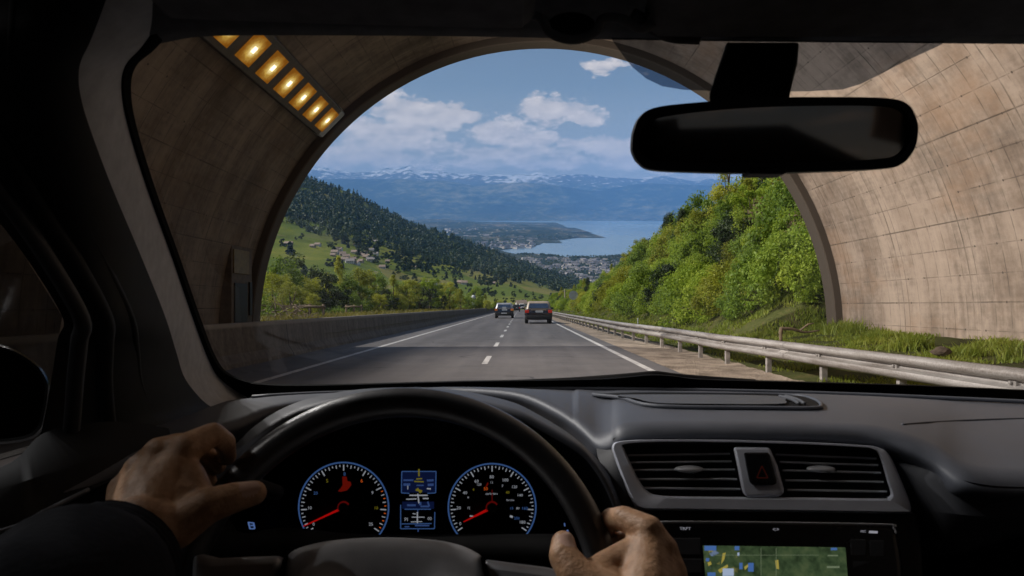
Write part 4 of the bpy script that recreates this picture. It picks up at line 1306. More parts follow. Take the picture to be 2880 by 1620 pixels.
def plant(name, proto, pos, r, hs, label, cat, group, road=True):
    me, tr = proto
    p = MR @ Vector(pos) if road else Vector(pos)
    a = random.random() * 6.28
    o = bpy.data.objects.new(name, None); COL.objects.link(o); o.empty_display_size = .2
    o.location = p; o.rotation_euler.z = a; o.scale = (r, r, r * hs)
    tag(o, label, cat, group)
    c = bpy.data.objects.new('crown', me); COL.objects.link(c); c.parent = o
    if tr:
        c = bpy.data.objects.new('trunk' if name != 'bush' else 'stem', tr); COL.objects.link(c); c.parent = o
    return o


LB = {0: 'bright green leafy bush in the thicket on the right bank', 2: 'mid green leafy bush in the thicket on the right bank', 4: 'dark green bush in the thicket on the right bank', 5: 'dry brownish bush in the thicket on the right bank'}
nb = 0
Y = 22.6
while Y < 235:
    step = interp(Y, [(20, 1.75), (35, 2.3), (60, 3.4), (120, 6.5), (240, 10)])
    X = 8.2 + (0 if Y > 24 else .5)
    row = 0
    while X < interp(Y, [(20, 15), (40, 18), (70, 17), (235, 17)]):
        x = X + random.uniform(-.5, .5); y = Y + random.uniform(-.5, .5) * step
        z = vz(x, max(y, 21.8)) - .25
        r = random.uniform(1.15, 1.75) if row < 2 else random.uniform(1.5, 2.5)
        if y - r * 1.25 < 20.5: y = 20.6 + r * 1.25
        r *= interp(Y, [(20, .92), (45, 1.02), (65, 1.02), (100, .98), (240, 1.05)])
        u = random.random()
        if row >= 2 and u < .34:
            k = random.choice([0, 1, 2, 3, 4, 1, 2, 4])
            rt = min(r * random.uniform(.62, .95), 1.25 if Y > 45 else 1.7)
            plant('tree', TREE[k], (x, y, z), rt, random.uniform(.9, 1.25), {0: 'mid green broad tree rising from the bushes of the right bank', 1: 'light green broad tree rising from the bushes of the right bank', 2: 'dark narrow tree rising from the bushes of the right bank', 3: 'yellowish green tree rising from the bushes of the right bank', 4: 'slender yellowish tree rising from the bushes of the right bank', 5: 'dark rounded tree rising from the bushes of the right bank'}[k], 'tree', 'trees on the right bank')
        else:
            k = random.choice([0, 0, 1, 1, 2, 3, 4, 6, 6, 0, 1, 2])
            if 24 < Y < 40 and 11 < X < 15 and random.random() < .45: k = 5
            nb += 1
            plant('bush', BUSH[k], (x, y, z), r, random.uniform(.85, 1.3), LB[{0: 0, 1: 0, 2: 2, 3: 2, 4: 4, 5: 5, 6: 0}[k]], 'bush', 'bushes on the right bank')
        X += r * 1.25; row += 1
    Y += step

for i in range(12):
    x, r = 8.7 + i * .5 + random.uniform(-.2, .2), random.uniform(.7, .95)
    y = 20.6 + r * 1.25 + random.uniform(0, .3)
    plant('bush', BUSH[random.choice([0, 1, 2, 3])], (x, y, vz(x, y) - .2), r, random.uniform(.9, 1.3), 'small green bush pressed against the outer edge of the portal', 'bush', 'bushes by the portal')
# trees that stand out on the bank's skyline
for px, pt, Yd, k, w, lab in [(1905, 436, 33, 1, .40, 'tall light green tree beside the portal, topmost under the mirror'), (1841, 468, 38, 0, .34, 'dark tipped tree highest on the bank left of the portal tree'), (1735, 516, 54, 0, .36, 'broad tree with ragged top where the bank meets the lake'),
                              (1790, 500, 48, 5, .34, 'dark tree between the ragged tree and the portal trees'), (1683, 548, 60, 2, .25, 'narrow dark tree leaning over the lake edge of the bank'), (1621, 612, 78, 2, .22, 'small pointed fir-like tree alone on the bank skyline'), (1588, 655, 92, 1, .3, 'light green tree low on the bank skyline')]:
    top = P(px, pt, Yd); zb = vz(top.x, Yd) - .3; h = top.z - zb
    plant('tree', TREE[k], (top.x, Yd, zb), max(1.2, h / 3.35), 1.0, lab, 'tree', 'trees on the right bank')

# roadside trees on the left beyond the barrier
LT = [(690, 700, 34, 3, 'l'), (712, 672, 38, 0, 'd'), (742, 665, 46, 5, 'd'), (735, 720, 32, 3, 'y'), (765, 722, 40, 3, 'y'), (800, 730, 46, 0, 'y'), (858, 672, 50, 4, 't'), (830, 725, 50, 3, 'y'), (905, 688, 54, 3, 'y'), (935, 698, 60, 0, 'd'), (965, 735, 56, 5, 'd'), (992, 706, 62, 4, 'y'), (1030, 712, 66, 3, 'y'),
      (1055, 725, 70, 5, 'd'), (1082, 704, 72, 1, 'y'), (1105, 738, 74, 5, 'd'), (1132, 716, 80, 3, 'y'), (1160, 735, 86, 4, 'y'), (1180, 748, 92, 0, 'd'), (1205, 750, 104, 3, 'y'), (1225, 757, 118, 3, 'y'), (1243, 762, 134, 0, 'd'), (1262, 764, 150, 3, 'y'), (1280, 766, 165, 5, 'd'), (780, 745, 36, 3, 'y'), (880, 740, 48, 0, 'd'), (1010, 745, 60, 3, 'y'), (950, 745, 52, 3, 'y')]
for i in range(34):
    px = random.uniform(692, 1262); f_ = (px - 692) / 570
    LT.append((px, lerp(712, 752, f_) + random.uniform(-22, 14), lerp(40, 120, f_ ** 1.3) * random.uniform(.85, 1.2), random.choice([3, 4, 0, 0, 0, 5]), 'y'))
for i_, (px, pt, Yd, k, q) in enumerate(LT):
    if q == 'y' and k in (0, 5): q = 'd'
    top = P(px, pt, Yd)
    zb = lz(top.x, Yd) - .2; h = (top.z - zb) * 1.10
    lab = {'y': 'yellow-green leafy tree in the row behind the left barrier', 'd': 'darker green tree in the row behind the left barrier', 'l': 'yellow-green tree nearest the tunnel mouth behind the left barrier', 't': 'tall thin olive tree with a bare lower trunk behind the wooden rails'}[q]
    hh = {0: 2.95, 1: 3.15, 2: 3.4, 3: 3.0, 4: 3.5, 5: 2.75}[k]
    w = random.uniform(.95, 1.25) * (0.75 if q == 't' else 1)
    o = plant('tree', TREE[k], (top.x, Yd, zb), h / hh, 1.0, lab, 'tree', 'trees behind the left barrier')
    o.scale.x *= w; o.scale.y *= w
for i in range(60):
    y = random.uniform(23, 150); x = -random.uniform(9.6, 13) - (y - 23) * .045
    k = random.choice([6, 2, 3, 2, 3])
    plant('bush', BUSH[k], (x, y, lz(x, y) - .25), random.uniform(.8, 1.4) * interp(y, [(20, .75), (150, 1.5)]), random.uniform(.75, 1.15), 'low green bush at the foot of the trees behind the left barrier', 'bush', 'bushes behind the left barrier')
# bushes where the road runs out into the valley
for i in range(46):
    y = random.uniform(180, 330); x = random.uniform(-70, -7) if i < 30 else random.uniform(5, 26)
    p = Vector((x, y, -3.2 if x < 0 else -1.4))
    plant('bush', BUSH[random.choice([2, 3, 4, 6])], p, random.uniform(2.2, 3.6), random.uniform(.8, 1.1), 'dark bush by the far end of the road', 'bush', 'bushes at the far end of the road')


# ---------------------------------------------------------------- grass
def grass(name, spots, hmin, hmax, mat, label, per=1, width=.012):
    n = len(spots)
    r = np.random.default_rng(len(spots))
    c = np.array(spots, np.float32)
    a = r.random(n) * 2 * np.pi; h = r.uniform(hmin, hmax, n) * c[:, 3]
    lean = r.normal(0, .35, (n, 2)) * h[:, None]
    w = width * (0.7 + 0.6 * r.random(n)) * np.maximum(1, c[:, 1] / 16)
    dx, dy = np.cos(a) * w, np.sin(a) * w
    b = c[:, :3]
    z = np.zeros(n)
    mid = b + np.stack([lean[:, 0] * .35, lean[:, 1] * .35, h * .55], 1)
    top = b + np.stack([lean[:, 0], lean[:, 1], h * .95], 1)
    e = np.stack([dx, dy, z], 1)
    V = np.stack([b - e, b + e, mid + e * .8, mid - e * .8, top], 1).reshape(-1, 3)
    i = np.arange(n)[:, None] * 5
    me = np_mesh(name, V, i + np.array([[0, 1, 2, 3]]), i + np.array([[3, 2, 4]]))
    tag(link_mesh(name, me, MATS[mat]), label, 'grass', kind='stuff')


sp = []
for k in range(60000):
    u = random.random()
    if u < .5:
        y = random.uniform(5.5, 20.5); x = random.uniform(4.85, 9.2)
    else:
        y = 20 + 75 * random.random() ** 1.7; x = random.uniform(4.7, 8.8)
    d = noise3((x * 1.3, y * 1.3, 0), .6, 3)
    if d < -.06: continue
    if x < 5.1 and random.random() < .6: continue
    f = .6 + .9 * max(0, d) + (0.5 if 20 < y and x > 6.5 else 0)
    if y < 20 and x > 8.2: f *= 1.25
    sp.append((x, y, vz(x, y) - .02, f))
grass('verge_grass', sp, .06, .18, 'grass_blade', 'green weedy grass between the crash barrier, the tunnel wall and the bushes')
sp = []
for px, py, Yc, rr, n, hh in [(2125, 812, 18.4, .35, 300, 2.6), (2150, 815, 17.6, .3, 220, 2.4), (2105, 812, 19.4, .5, 350, 2.2), (2290, 850, 13.6, .25, 240, 2.1), (2305, 848, 13.4, .2, 200, 2.3), (2275, 858, 13.6, .2, 120, 1.8), (2440, 875, 11.7, .22, 260, 1.7), (2545, 868, 10.9, .18, 90, 2.4), (2200, 835, 15.4, .4, 160, 1.5), (2370, 865, 12.4, .4, 160, 1.2), (2060, 815, 20.2, .6, 300, 2.0)]:
    c = P(px, py, Yc)
    for k in range(n):
        x, y = c.x + random.gauss(0, rr * .6), Yc + random.gauss(0, rr * .6)
        x = min(x, 8.9)
        sp.append((x, y, vz(x, y) - .03, hh * random.uniform(.5, 1)))
grass('tall_grass', sp, .11, .20, 'grass_blade', 'taller tufts of grass and weeds at the foot of the right tunnel wall', width=.014)
sp = []
for k in range(26000):
    y = 20.3 + 130 * random.random() ** 1.6; x = -random.uniform(6.1, 10.5)
    sp.append((x, y, lz(x, y) - .02, .7 + .6 * random.random()))
grass('yellow_grass', sp, .14, .36, 'grass_yellow', 'strip of yellowish grass just behind the left barrier', width=.014)
# ================================================================ the car we sit in
ic = thing('car_interior', 'dark interior of the car we ride in, with dashboard, windscreen and steering wheel', 'car', (0.25, 0.3, ROADZ))


def WS(x, y, off=0.0):
    k = (770 - y) / FPX
    return P(x, y, 1.04 / (1 + 1.771 * k) + off)


def rows_px(cols, fr):
    """cols: list of lists of (x,y,Y) -> interpolate at fractions"""
    return [[P(*c) for c in row] for row in cols]


def spline_cols(keys, n):
    """keys: list of rows, each row a list of points; smooth every row along its length"""
    return [smooth_path(r, n) for r in keys]


# ---- windscreen glass and its tinted shade band
top_edge = [(330, 165), (350, 138), (375, 122), (430, 105), (560, 91), (1000, 91), (1300, 95), (1500, 100), (1900, 106), (2576, 112), (3000, 118)]
bot_edge = [(330, 330), (440, 650), (500, 850), (540, 925), (565, 950), (620, 965), (720, 968), (1000, 962), (1400, 953), (1700, 955), (1968, 960), (2576, 982), (3000, 1000)]
g = MB()
rows = []
for i in range(9):
    rows.append([WS(lerp(-60, 3300, j / 20), lerp(40, 1030, i / 8), 0.004) for j in range(21)])
g.loft(rows)
g.build('windscreen', MATS['glass_clear'], ic, smooth=True)
tint = [(1530, 80), (1542, 104), (1569, 142), (1591, 169), (1626, 198), (1666, 217), (1720, 226), (1800, 229), (2031, 230), (2120, 225), (2164, 212), (2220, 184), (2275, 155), (2330, 130), (2369, 112), (2400, 80)]
MB().add([WS(x, y, -0.004) for x, y in tint], [tuple(range(len(tint)))]).build('shade_band', MATS['glass_tint'], ic)

# ---- black seal round the glass (left pillar side, bottom)
def band(name, a, b, mat, offa=0.0, offb=0.0, th=0.012):
    A = smooth_path([WS(x, y, offa) for x, y in a], 6); B = smooth_path([WS(x, y, offb) for x, y in b], 6)
    mb = MB(); d = Vector((0, -th, 0))
    mb.loft([A, [p + d for p in A], [p + d for p in B], B])
    return mb.build(name, MATS[mat], ic, smooth=True, angle=40)


EDGE = [(500, -80), (420, 60), (375, 120), (330, 165), (318, 230), (335, 330), (380, 480), (440, 650), (490, 800), (530, 905), (562, 955), (632, 1000), (700, 1012)]
INN = [(520, -80), (440, 60), (392, 122), (342, 168), (330, 232), (347, 330), (393, 480), (453, 648), (505, 800), (542, 895), (575, 938), (640, 962), (720, 968)]
band('windscreen_seal', EDGE, INN, 'seal_black', -.004, -.004)
BT = [(640, 962), (720, 967), (850, 966), (1000, 962), (1200, 957), (1400, 954), (1520, 951), (1600, 944), (1640, 941), (1690, 944), (1760, 952), (1968, 958), (2280, 967), (2576, 980), (3000, 1000)]
BB = [(630, 1004), (720, 1002), (850, 996), (1000, 990), (1200, 984), (1400, 979), (1520, 979), (1600, 979), (1640, 979), (1690, 980), (1760, 981), (1968, 987), (2280, 996), (2576, 1012), (3000, 1030)]
band('windscreen_seal', BT, BB, 'seal_black', -.005, -.03, .02)
# wiper lying at the foot of the glass, outside
wp = smooth_path([WS(1280, 968, .03), WS(1420, 962, .035), WS(1540, 954, .04), WS(1610, 948, .045), WS(1650, 945, .05), WS(1720, 953, .05), WS(1900, 966, .04)], 6)
MB().tube(wp, .009, 8).build('wiper', MATS['deep_black'], ic, smooth=True)

# ---- left A-pillar
O = [(-380, -220), (-330, -60), (-300, 60), (-260, 180), (-200, 300), (-110, 430), (-30, 525), (60, 640), (157, 796), (146, 850), (129, 955), (109, 1065), (90, 1130)]
YO = [.56, .58, .58, .60, .62, .64, .66, .68, .70, .71, .72, .73, .74]
fr = [0, .05, .12, .22, .33, .46, .62, .80, 1.0]
bul = [0, .030, .062, .092, .108, .112, .10, .06, 0.0]
rows = []
for (ex, ey), (ox, oy), yo in zip(EDGE, O, YO):
    e = WS(ex, ey); ye = e.y
    row = []
    for f, b in zip(fr, bul):
        row.append(P(lerp(ex, ox, f), lerp(ey, oy, f), lerp(ye, yo, f) - b * ye))
    rows.append(row)
cols = [smooth_path([r[j] for r in rows], 5) for j in range(len(fr))]
rows2 = [[c[i] for c in cols] for i in range(len(cols[0]))]
mb = MB(); mb.loft([r[:4] for r in rows2]); mb.cur = 1; mb.loft([r[3:] for r in rows2]); mb.build('windscreen_pillar', [MATS['pillar_cloth'], MATS['deep_black']], ic, smooth=True, subsurf=1, weld=True)
# door frame rubber along the pillar's outer side, slim grooves
for f, r, mt in ((.50, .006, 'deep_black'), (.70, .010, 'deep_black'), (.86, .008, 'dash_dark')):
    pts = [P(lerp(ex, ox, f), lerp(ey, oy, f), lerp(WS(ex, ey).y, yo, f) - .10 * WS(ex, ey).y * (1 - abs(f - .5))) for (ex, ey), (ox, oy), yo in zip(EDGE, O, YO)]
    MB().tube(smooth_path(pts, 5), r, 8).build('door_seal', MATS[mt], ic, smooth=True)
# right pillar, out of the frame
mb = MB()
mb.loft([[Vector((.5 - p.x + .08, p.y, p.z)) for p in r] for r in rows2]); mb.build('windscreen_pillar', MATS['headliner_cloth'], ic, smooth=True)

# ---- roof lining, header, sun visors
mb = MB()
H0 = smooth_path([WS(x, y, -.002) for x, y in [(250, 165), (330, 135), (375, 120), (430, 104), (560, 90), (1000, 90), (1300, 94), (1500, 99), (1900, 105), (2576, 111), (3300, 118)]], 5)
def shift(r, dy, dz): return [p + Vector((0, dy, dz)) for p in r]
mb.loft([shift(H0, .01, .012), H0, shift(H0, -.02, .001), shift(H0, -.05, .008), shift(H0, -.10, .022), shift(H0, -.25, .045), shift(H0, -.6, .075), shift(H0, -1.3, .08), shift(H0, -2.2, .04)])
mb.build('roof_lining', MATS['headliner_cloth'], ic, smooth=True)
def visor(x0, x1, yb0, yb1, Yd, name='sun_visor', ends=None):
    low = smooth_path([P(x0, yb0 - 30, Yd), P(x0 + 25, yb0 - 6, Yd), P(x0 + 80, yb0, Yd), P((x0 + x1) / 2, (yb0 + yb1) / 2 + 2, Yd), P(x1 - 80, yb1, Yd), P(x1 - 25, yb1 - 8, Yd), P(x1, yb1 - 34, Yd)], 6)
    back = [p + Vector((0, -.16, .020)) for p in low]
    b = MB(); up = Vector((0, 0.004, .014))
    b.loft([back, low, [p + up for p in low], [p + up + Vector((0, .002, .006)) for p in back]], close=False)
    return b.build(name, MATS['visor_cloth'], ic, smooth=True, bevel=.004, angle=50)
visor(400, 1345, 48, 71, .50)
visor(1625, 2620, 92, 88, .515)
# clip between the visors
c0 = P(1440, 62, .505)
mb = MB(); mb.tube(smooth_path([c0 + Vector((-.034, 0, .008)), c0 + Vector((-.022, 0, .004)), c0 + Vector((-.016, 0, -.006)), c0 + Vector((0, 0, -.011)), c0 + Vector((.016, 0, -.006)), c0 + Vector((.022, 0, .004)), c0 + Vector((.036, 0, .004)), c0 + Vector((.05, 0, -.003)), c0 + Vector((.065, .004, .006))], 6), .0035, 8)
mb.build('visor_clip', MATS['visor_cloth'], ic, smooth=True)
mb = MB(); mb.ball(c0 + Vector((0, .012, .003)), (.019, .012, .010), 14, 8); mb.build('sensor_window', MATS['deep_black'], ic, smooth=True)
p0 = P(1640, 70, .52)
mb = MB(); mb.tube(smooth_path([P(1590, 40, .52), P(1640, 66, .525), P(1690, 88, .53), P(1760, 93, .53)], 6), .006, 8); mb.build('visor_hinge', MATS['headliner_cloth'], ic, smooth=True)

# ---- rear-view mirror
def rounded(pts, n=8):
    return smooth_path([Vector((x, y, 0)) for x, y in pts], n, closed=True)
OUT = [(1587, 350), (1592, 310), (1610, 275), (1650, 254), (1760, 246), (1920, 242), (2100, 248), (2225, 257), (2272, 275), (2294, 315), (2297, 350), (2290, 385), (2266, 416), (2225, 427), (2100, 430), (1920, 430), (1760, 423), (1640, 413), (1606, 395), (1591, 372)]
GLS = [(1611, 350), (1615, 318), (1628, 296), (1662, 281), (1770, 270), (1920, 265), (2100, 269), (2210, 276), (2250, 290), (2266, 322), (2268, 350), (2262, 376), (2242, 396), (2205, 402), (2100, 405), (1920, 404), (1770, 400), (1655, 391), (1630, 380), (1615, 366)]
ro, ri = rounded(OUT), rounded(GLS)
MT = Matrix.Rotation(R_(-9.0), 3, 'Z') @ Matrix.Rotation(R_(7.6), 3, 'X')
Ym = .545
def mrow(pl, dy, s=1.0):
    cx = sum(p.x for p in pl) / len(pl); cyy = sum(p.y for p in pl) / len(pl)
    cp = P(2120, 336, Ym)
    return [cp + MT @ (P(1942 + (cx + (p.x - cx) * s - 1942) * .986, cyy + (p.y - cyy) * s, Ym) + Vector((0, dy, 0)) - cp) for p in pl]
mb = MB(); mb.loft([mrow(ri, -.004), mrow(ri, -.008, 1.02), mrow(ro, -.008, .985), mrow(ro, 0), mrow(ro, .012, .99), mrow(ro, .028, .86), mrow(ro, .034, .5)], close=True)
mb.add(mrow(ro, .034, .5), [tuple(range(len(ro)))])
mr = mb.build('rear_view_mirror', MATS['mirror_shell'], ic, smooth=True, angle=50)
mb = MB(); mb.add(mrow(ri, -.0045), [tuple(range(len(ri)))]); mb.build('mirror_glass', MATS['mirror_tinted'], mr)
mb = MB()
st = lambda pts, Yd: [P(x, y, Yd) for x, y in pts]
mb.loft([[WS(x, y, -.006) for x, y in ((1826, 105), (2010, 105), (2010, 118), (1826, 118))], st(((1822, 130), (2008, 130), (2006, 170), (1806, 170)), .60), st(((1802, 180), (1998, 180), (1992, 220), (1792, 220)), .575), st(((1782, 236), (1986, 236), (1984, 262), (1782, 262)), .566)], close=True, cap=True)
mb.build('mirror_stem', MATS['mirror_shell'], mr, bevel=.006, smooth=True, angle=50)
MB().box(P(1922, 433, .556), (.03, .02, .006)).build('mirror_lever', MATS['mirror_shell'], mr, bevel=.002)

# ---- dashboard top
far = [(200, 1075, 1.02), (350, 1040, 1.10), (500, 1018, 1.17), (632, 1001, 1.22), (760, 992, 1.25), (1000, 984, 1.285), (1400, 978, 1.29), (1968, 987, 1.24), (2576, 1012, 1.13), (3100, 1040, 1.04)]
near = [(160, 1230, .66), (330, 1150, .72), (470, 1105, .78), (590, 1062, .84), (720, 1016, .92), (1000, 984, 1.05), (1128, 975, 1.05), (1297, 986, .98), (1400, 1027, .91), (1465, 1072, .86), (1504, 1108, .825), (1535, 1112, .805), (1575, 1090, .795), (1700, 1084, .79),
        (1968, 1084, .79), (2143, 1089, .79), (2214, 1097, .785), (2284, 1118, .772), (2355, 1153, .755), (2443, 1212, .725), (2600, 1225, .72), (2800, 1225, .71), (3100, 1230, .70)]
fs = smooth_path([P(*p) for p in far], 16); ns = smooth_path([P(*p) for p in near], 8)


def at_x(path, x, px=True):
    """point of a path where its picture column equals x"""
    for a, b in zip(path, path[1:]):
        xa, xb = a.x / a.y * FPX + 1310, b.x / b.y * FPX + 1310
        if (xa <= x <= xb) or (xb <= x <= xa):
            return a.lerp(b, (x - xa) / (xb - xa) if xb != xa else 0)
    return path[-1].copy() if x > 1310 else path[0].copy()


xs_near = [p.x / p.y * FPX + 1310 for p in ns]
rows = [[] for _ in range(11)]
for p, xn in zip(ns, xs_near):
    xf = xn if xn > 1000 else lerp(200, 1000, (xn - 160) / 840)
    xf = lerp(xf, 1310, .0)
    q = at_x(fs, xf)
    for i in range(9):
        f = i / 8
        r = q.lerp(p, f)
        r.z += .010 * math.sin(math.pi * f) * (1 if xn > 1450 else .3)
        if i == 8: r.z -= .003
        rows[i].append(r)
    rows[9].append(p + Vector((0, .004, -.014)))
    rows[10].append(p + Vector((0, .045, -.032)))
mb = MB(); mb.loft(rows); mb.build('dashboard', MATS['dash_plastic'], ic, smooth=True)
# slim defroster ridge along the glass
MB().tube([at_x(fs, x) + Vector((0, -.03, .004)) for x in range(650, 3000, 50)], .0035, 6).build('defroster_ridge', MATS['dash_plastic'], ic, smooth=True)
# recessed tray with cover in the middle of the dash top
tray = [(1492, 996), (1560, 1004), (1620, 1022), (1720, 1029), (1900, 1031), (2040, 1032), (2066, 1026), (2050, 1010), (1990, 998), (1800, 995), (1600, 993)]
def dash_at(x, y):
    a = at_x(fs, x); b = at_x(ns, x)
    ya = 770 - a.z / a.y * FPX; yb = 770 - b.z / b.y * FPX
    # find the depth on the straight line a-b seen at picture row y
    lo, hi = 0.0, 1.0
    for _ in range(30):
        m_ = (lo + hi) / 2; q = a.lerp(b, m_); q.z += .010 * math.sin(math.pi * m_)
        if 770 - q.z / q.y * FPX < y: lo = m_
        else: hi = m_
    return q
MB().tube(smooth_path([dash_at(x, y) for x, y in ((2270, 1068), (2330, 1063), (2420, 1058), (2576, 1053), (2800, 1050))], 6), .0016, 6).build('dash_crease', MATS['dash_side'], ic, smooth=True)
ts = smooth_path([dash_at(x, y) + Vector((0, 0, .0025)) for x, y in tray], 4, closed=True)
cen = sum(ts, Vector()) / len(ts)
mb = MB(); mb.add(ts, [tuple(range(len(ts)))]); tr = mb.build('dash_tray', MATS['deep_black'], ic)
cov = [(1560, 1002), (1600, 1012), (1650, 1023), (1780, 1026), (1960, 1026), (1975, 1016), (1960, 1006), (1800, 1002)]
mb = MB(); cs_ = smooth_path([dash_at(x, y) + Vector((0, 0, .0055)) for x, y in cov], 4, closed=True); mb.add(cs_, [tuple(range(len(cs_)))]); mb.build('tray_cover', MATS['dash_side'], tr)
MB().tube(ts, .003, 6, closed=True).build('tray_rim', MATS['dash_plastic'], tr, smooth=True)
for k in range(2):
    MB().tube(smooth_path([dash_at(1962 + 14 * k, 1007) + Vector((0, 0, .006)), dash_at(1990 + 14 * k, 1015) + Vector((0, 0, .006)), dash_at(2010 + 14 * k, 1026) + Vector((0, 0, .006))], 5), .0025, 6).build('tray_bar', MATS['dash_side'], tr, smooth=True)

# ---- instrument hood
C1 = [(470, 1449, .70), (500, 1280, .74), (560, 1160, .80), (640, 1072, .87), (740, 1018, .92), (860, 990, .95), (990, 980, .96), (1128, 982, .955), (1271, 1010, .92), (1349, 1046, .885), (1426, 1095, .85), (1478, 1137, .825), (1520, 1178, .80), (1556, 1240, .785), (1580, 1310, .775), (1592, 1400, .765), (1600, 1500, .755)]
C2 = [(520, 1449, .69), (540, 1290, .72), (590, 1180, .745), (665, 1095, .765), (755, 1040, .78), (870, 1010, .785), (990, 1002, .79), (1128, 1008, .787), (1284, 1040, .775), (1362, 1073, .77), (1452, 1126, .76), (1491, 1165, .755), (1522, 1215, .75), (1545, 1270, .747), (1558, 1330, .745), (1564, 1410, .742), (1566, 1500, .74)]
a = smooth_path([P(*p) for p in C1], 6); b = smooth_path([P(*p) for p in C2], 6)
n = len(a)
cc_ = P(1040, 1330, .86)
def inset(path, s, Yd):
    out = []
    for p in path:
        x, y = p.x / p.y * FPX + 1310, 770 - p.z / p.y * FPX
        out.append(P(1040 + (x - 1040) * s, 1300 + (y - 1300) * s, Yd))
    return out
mb = MB(); mb.loft([[p + Vector((0, .02, -.03)) for p in a], a, [p.lerp(q, .35) + Vector((0, 0, .006)) for p, q in zip(a, b)], [p.lerp(q, .75) + Vector((0, 0, .004)) for p, q in zip(a, b)], b, [q + Vector((0, .004, -.006)) for q in b]])
mb.build('instrument_hood', MATS['dash_plastic'], ic, smooth=True)
c_in = inset(b, .90, .865)
mb = MB(); mb.loft([[q + Vector((0, .004, -.005)) for q in b], [q.lerp(w, .5) + Vector((0, 0, .004)) for q, w in zip(b, c_in)], c_in])
mb.build('hood_lining', MATS['deep_black'], ic, smooth=True)
mb = MB(); mb.add(c_in, [tuple(range(len(c_in)))]); mb.build('cluster_face', MATS['cluster_black'], ic)
# soft rings round the two dials
YD = .862


def DP(x, y, off=0.0): return P(x, y, YD - off)


def txt(s, x, y, hpx, mb, rot=0.0, Yd=None, w=1.0):
    """small printed characters as flat faces"""
    verts, faces = GLYPH[s]
    k = hpx * 1.38
    ca, sa = math.cos(rot), math.sin(rot)
    vs = []
    for vx, vy in verts:
        u, q = vx * w, vy
        u, q = u * ca - q * sa, u * sa + q * ca
        vs.append(P(x + u * k, y - q * k, (Yd or YD - .002)))
    mb.add(vs, faces)


def quadpx(mb, x0, y0, x1, y1, Yd, sk=0):
    mb.add([P(x0, y1, Yd), P(x1, y1 + sk, Yd), P(x1, y0 + sk, Yd), P(x0, y0, Yd)], [(0, 1, 2, 3)])


def linepx(mb, x0, y0, x1, y1, w, Yd):
    d = Vector((x1 - x0, y1 - y0, 0)); nrm = Vector((-d.y, d.x, 0)).normalized() * w / 2
    mb.add([P(x0 + nrm.x, y0 + nrm.y, Yd), P(x1 + nrm.x, y1 + nrm.y, Yd), P(x1 - nrm.x, y1 - nrm.y, Yd), P(x0 - nrm.x, y0 - nrm.y, Yd)], [(0, 1, 2, 3)])


def dial(cx, cy, r, nums, needle, label):
    mb = MB(); mb.add([DP(cx + r * 1.05 * math.cos(a), cy + r * 1.05 * math.sin(a), .001) for a in np.linspace(0, 2 * math.pi, 48, endpoint=False)], [tuple(range(48))])
    d = mb.build('dial', MATS['cluster_black'], ic); d['label'] = label
    a0, a1 = R_(139), R_(401)
    pts = [DP(cx + r * math.cos(a), cy + r * math.sin(a), .004) for a in np.linspace(a0, a1, 70)]
    m2 = MB(); m2.tube(pts, .0009, 6); m2.build('dial_ring', MATS['dial_blue'], d)
    tk = MB(); tr_ = MB()
    for k in range(49):
        a = lerp(a0 + .12, a1 - .12, k / 48)
        L = .13 if k % 6 == 0 else (.075 if k % 2 == 0 else .045)
        tgt = tr_ if (k > 36 and cx < 1000 and k % 2) else tk
        linepx(tgt, cx + r * .95 * math.cos(a), cy + r * .95 * math.sin(a), cx + r * (.95 - L) * math.cos(a), cy + r * (.95 - L) * math.sin(a), 2.6 if k % 6 == 0 else 2.0, YD - .002)
    tk.build('tick_marks', MATS['dial_white'], d, fix=False)
    if tr_.f: tr_.build('red_tick_marks', MATS['dial_orange'], d, fix=False)
    groups = {}
    for s, x, y, h, mt in nums:
        groups.setdefault(mt, []).append((s, x, y, h))
    nm = MB(); mts = []
    for mt, L in groups.items():
        nm.cur = len(mts); mts.append(MATS[mt])
        for s, x, y, h in L: txt(s, x, y, h, nm)
    nm.build('numerals', mts, d, fix=False)
    nd = MB(); tx, ty, wd = needle
    dv = Vector((tx - cx, ty - cy, 0)); nv = Vector((-dv.y, dv.x, 0)).normalized()
    q = [(cx + nv.x * wd, cy + nv.y * wd), (tx + nv.x * 1.2, ty + nv.y * 1.2), (tx - nv.x * 1.2, ty - nv.y * 1.2), (cx - nv.x * wd, cy - nv.y * wd)]
    nd.hexa([DP(x, y, .008) for x, y in q], [DP(x, y, .010) for x, y in q]); nd.build('needle', MATS['dial_needle'], d)
    hb = MB(); hb.tube([DP(cx, cy, .004), DP(cx, cy, .013)], .0062, 20); hb.build('needle_hub', MATS['piano_black'], d, smooth=True, angle=40)
    rg = MB(); rg.tube([DP(cx + 14 * math.cos(a), cy + 14 * math.sin(a), .012) for a in np.linspace(R_(150), R_(330), 18)], .0011, 5); rg.build('hub_ring', MATS['dial_needle_dim'], d)
    return d


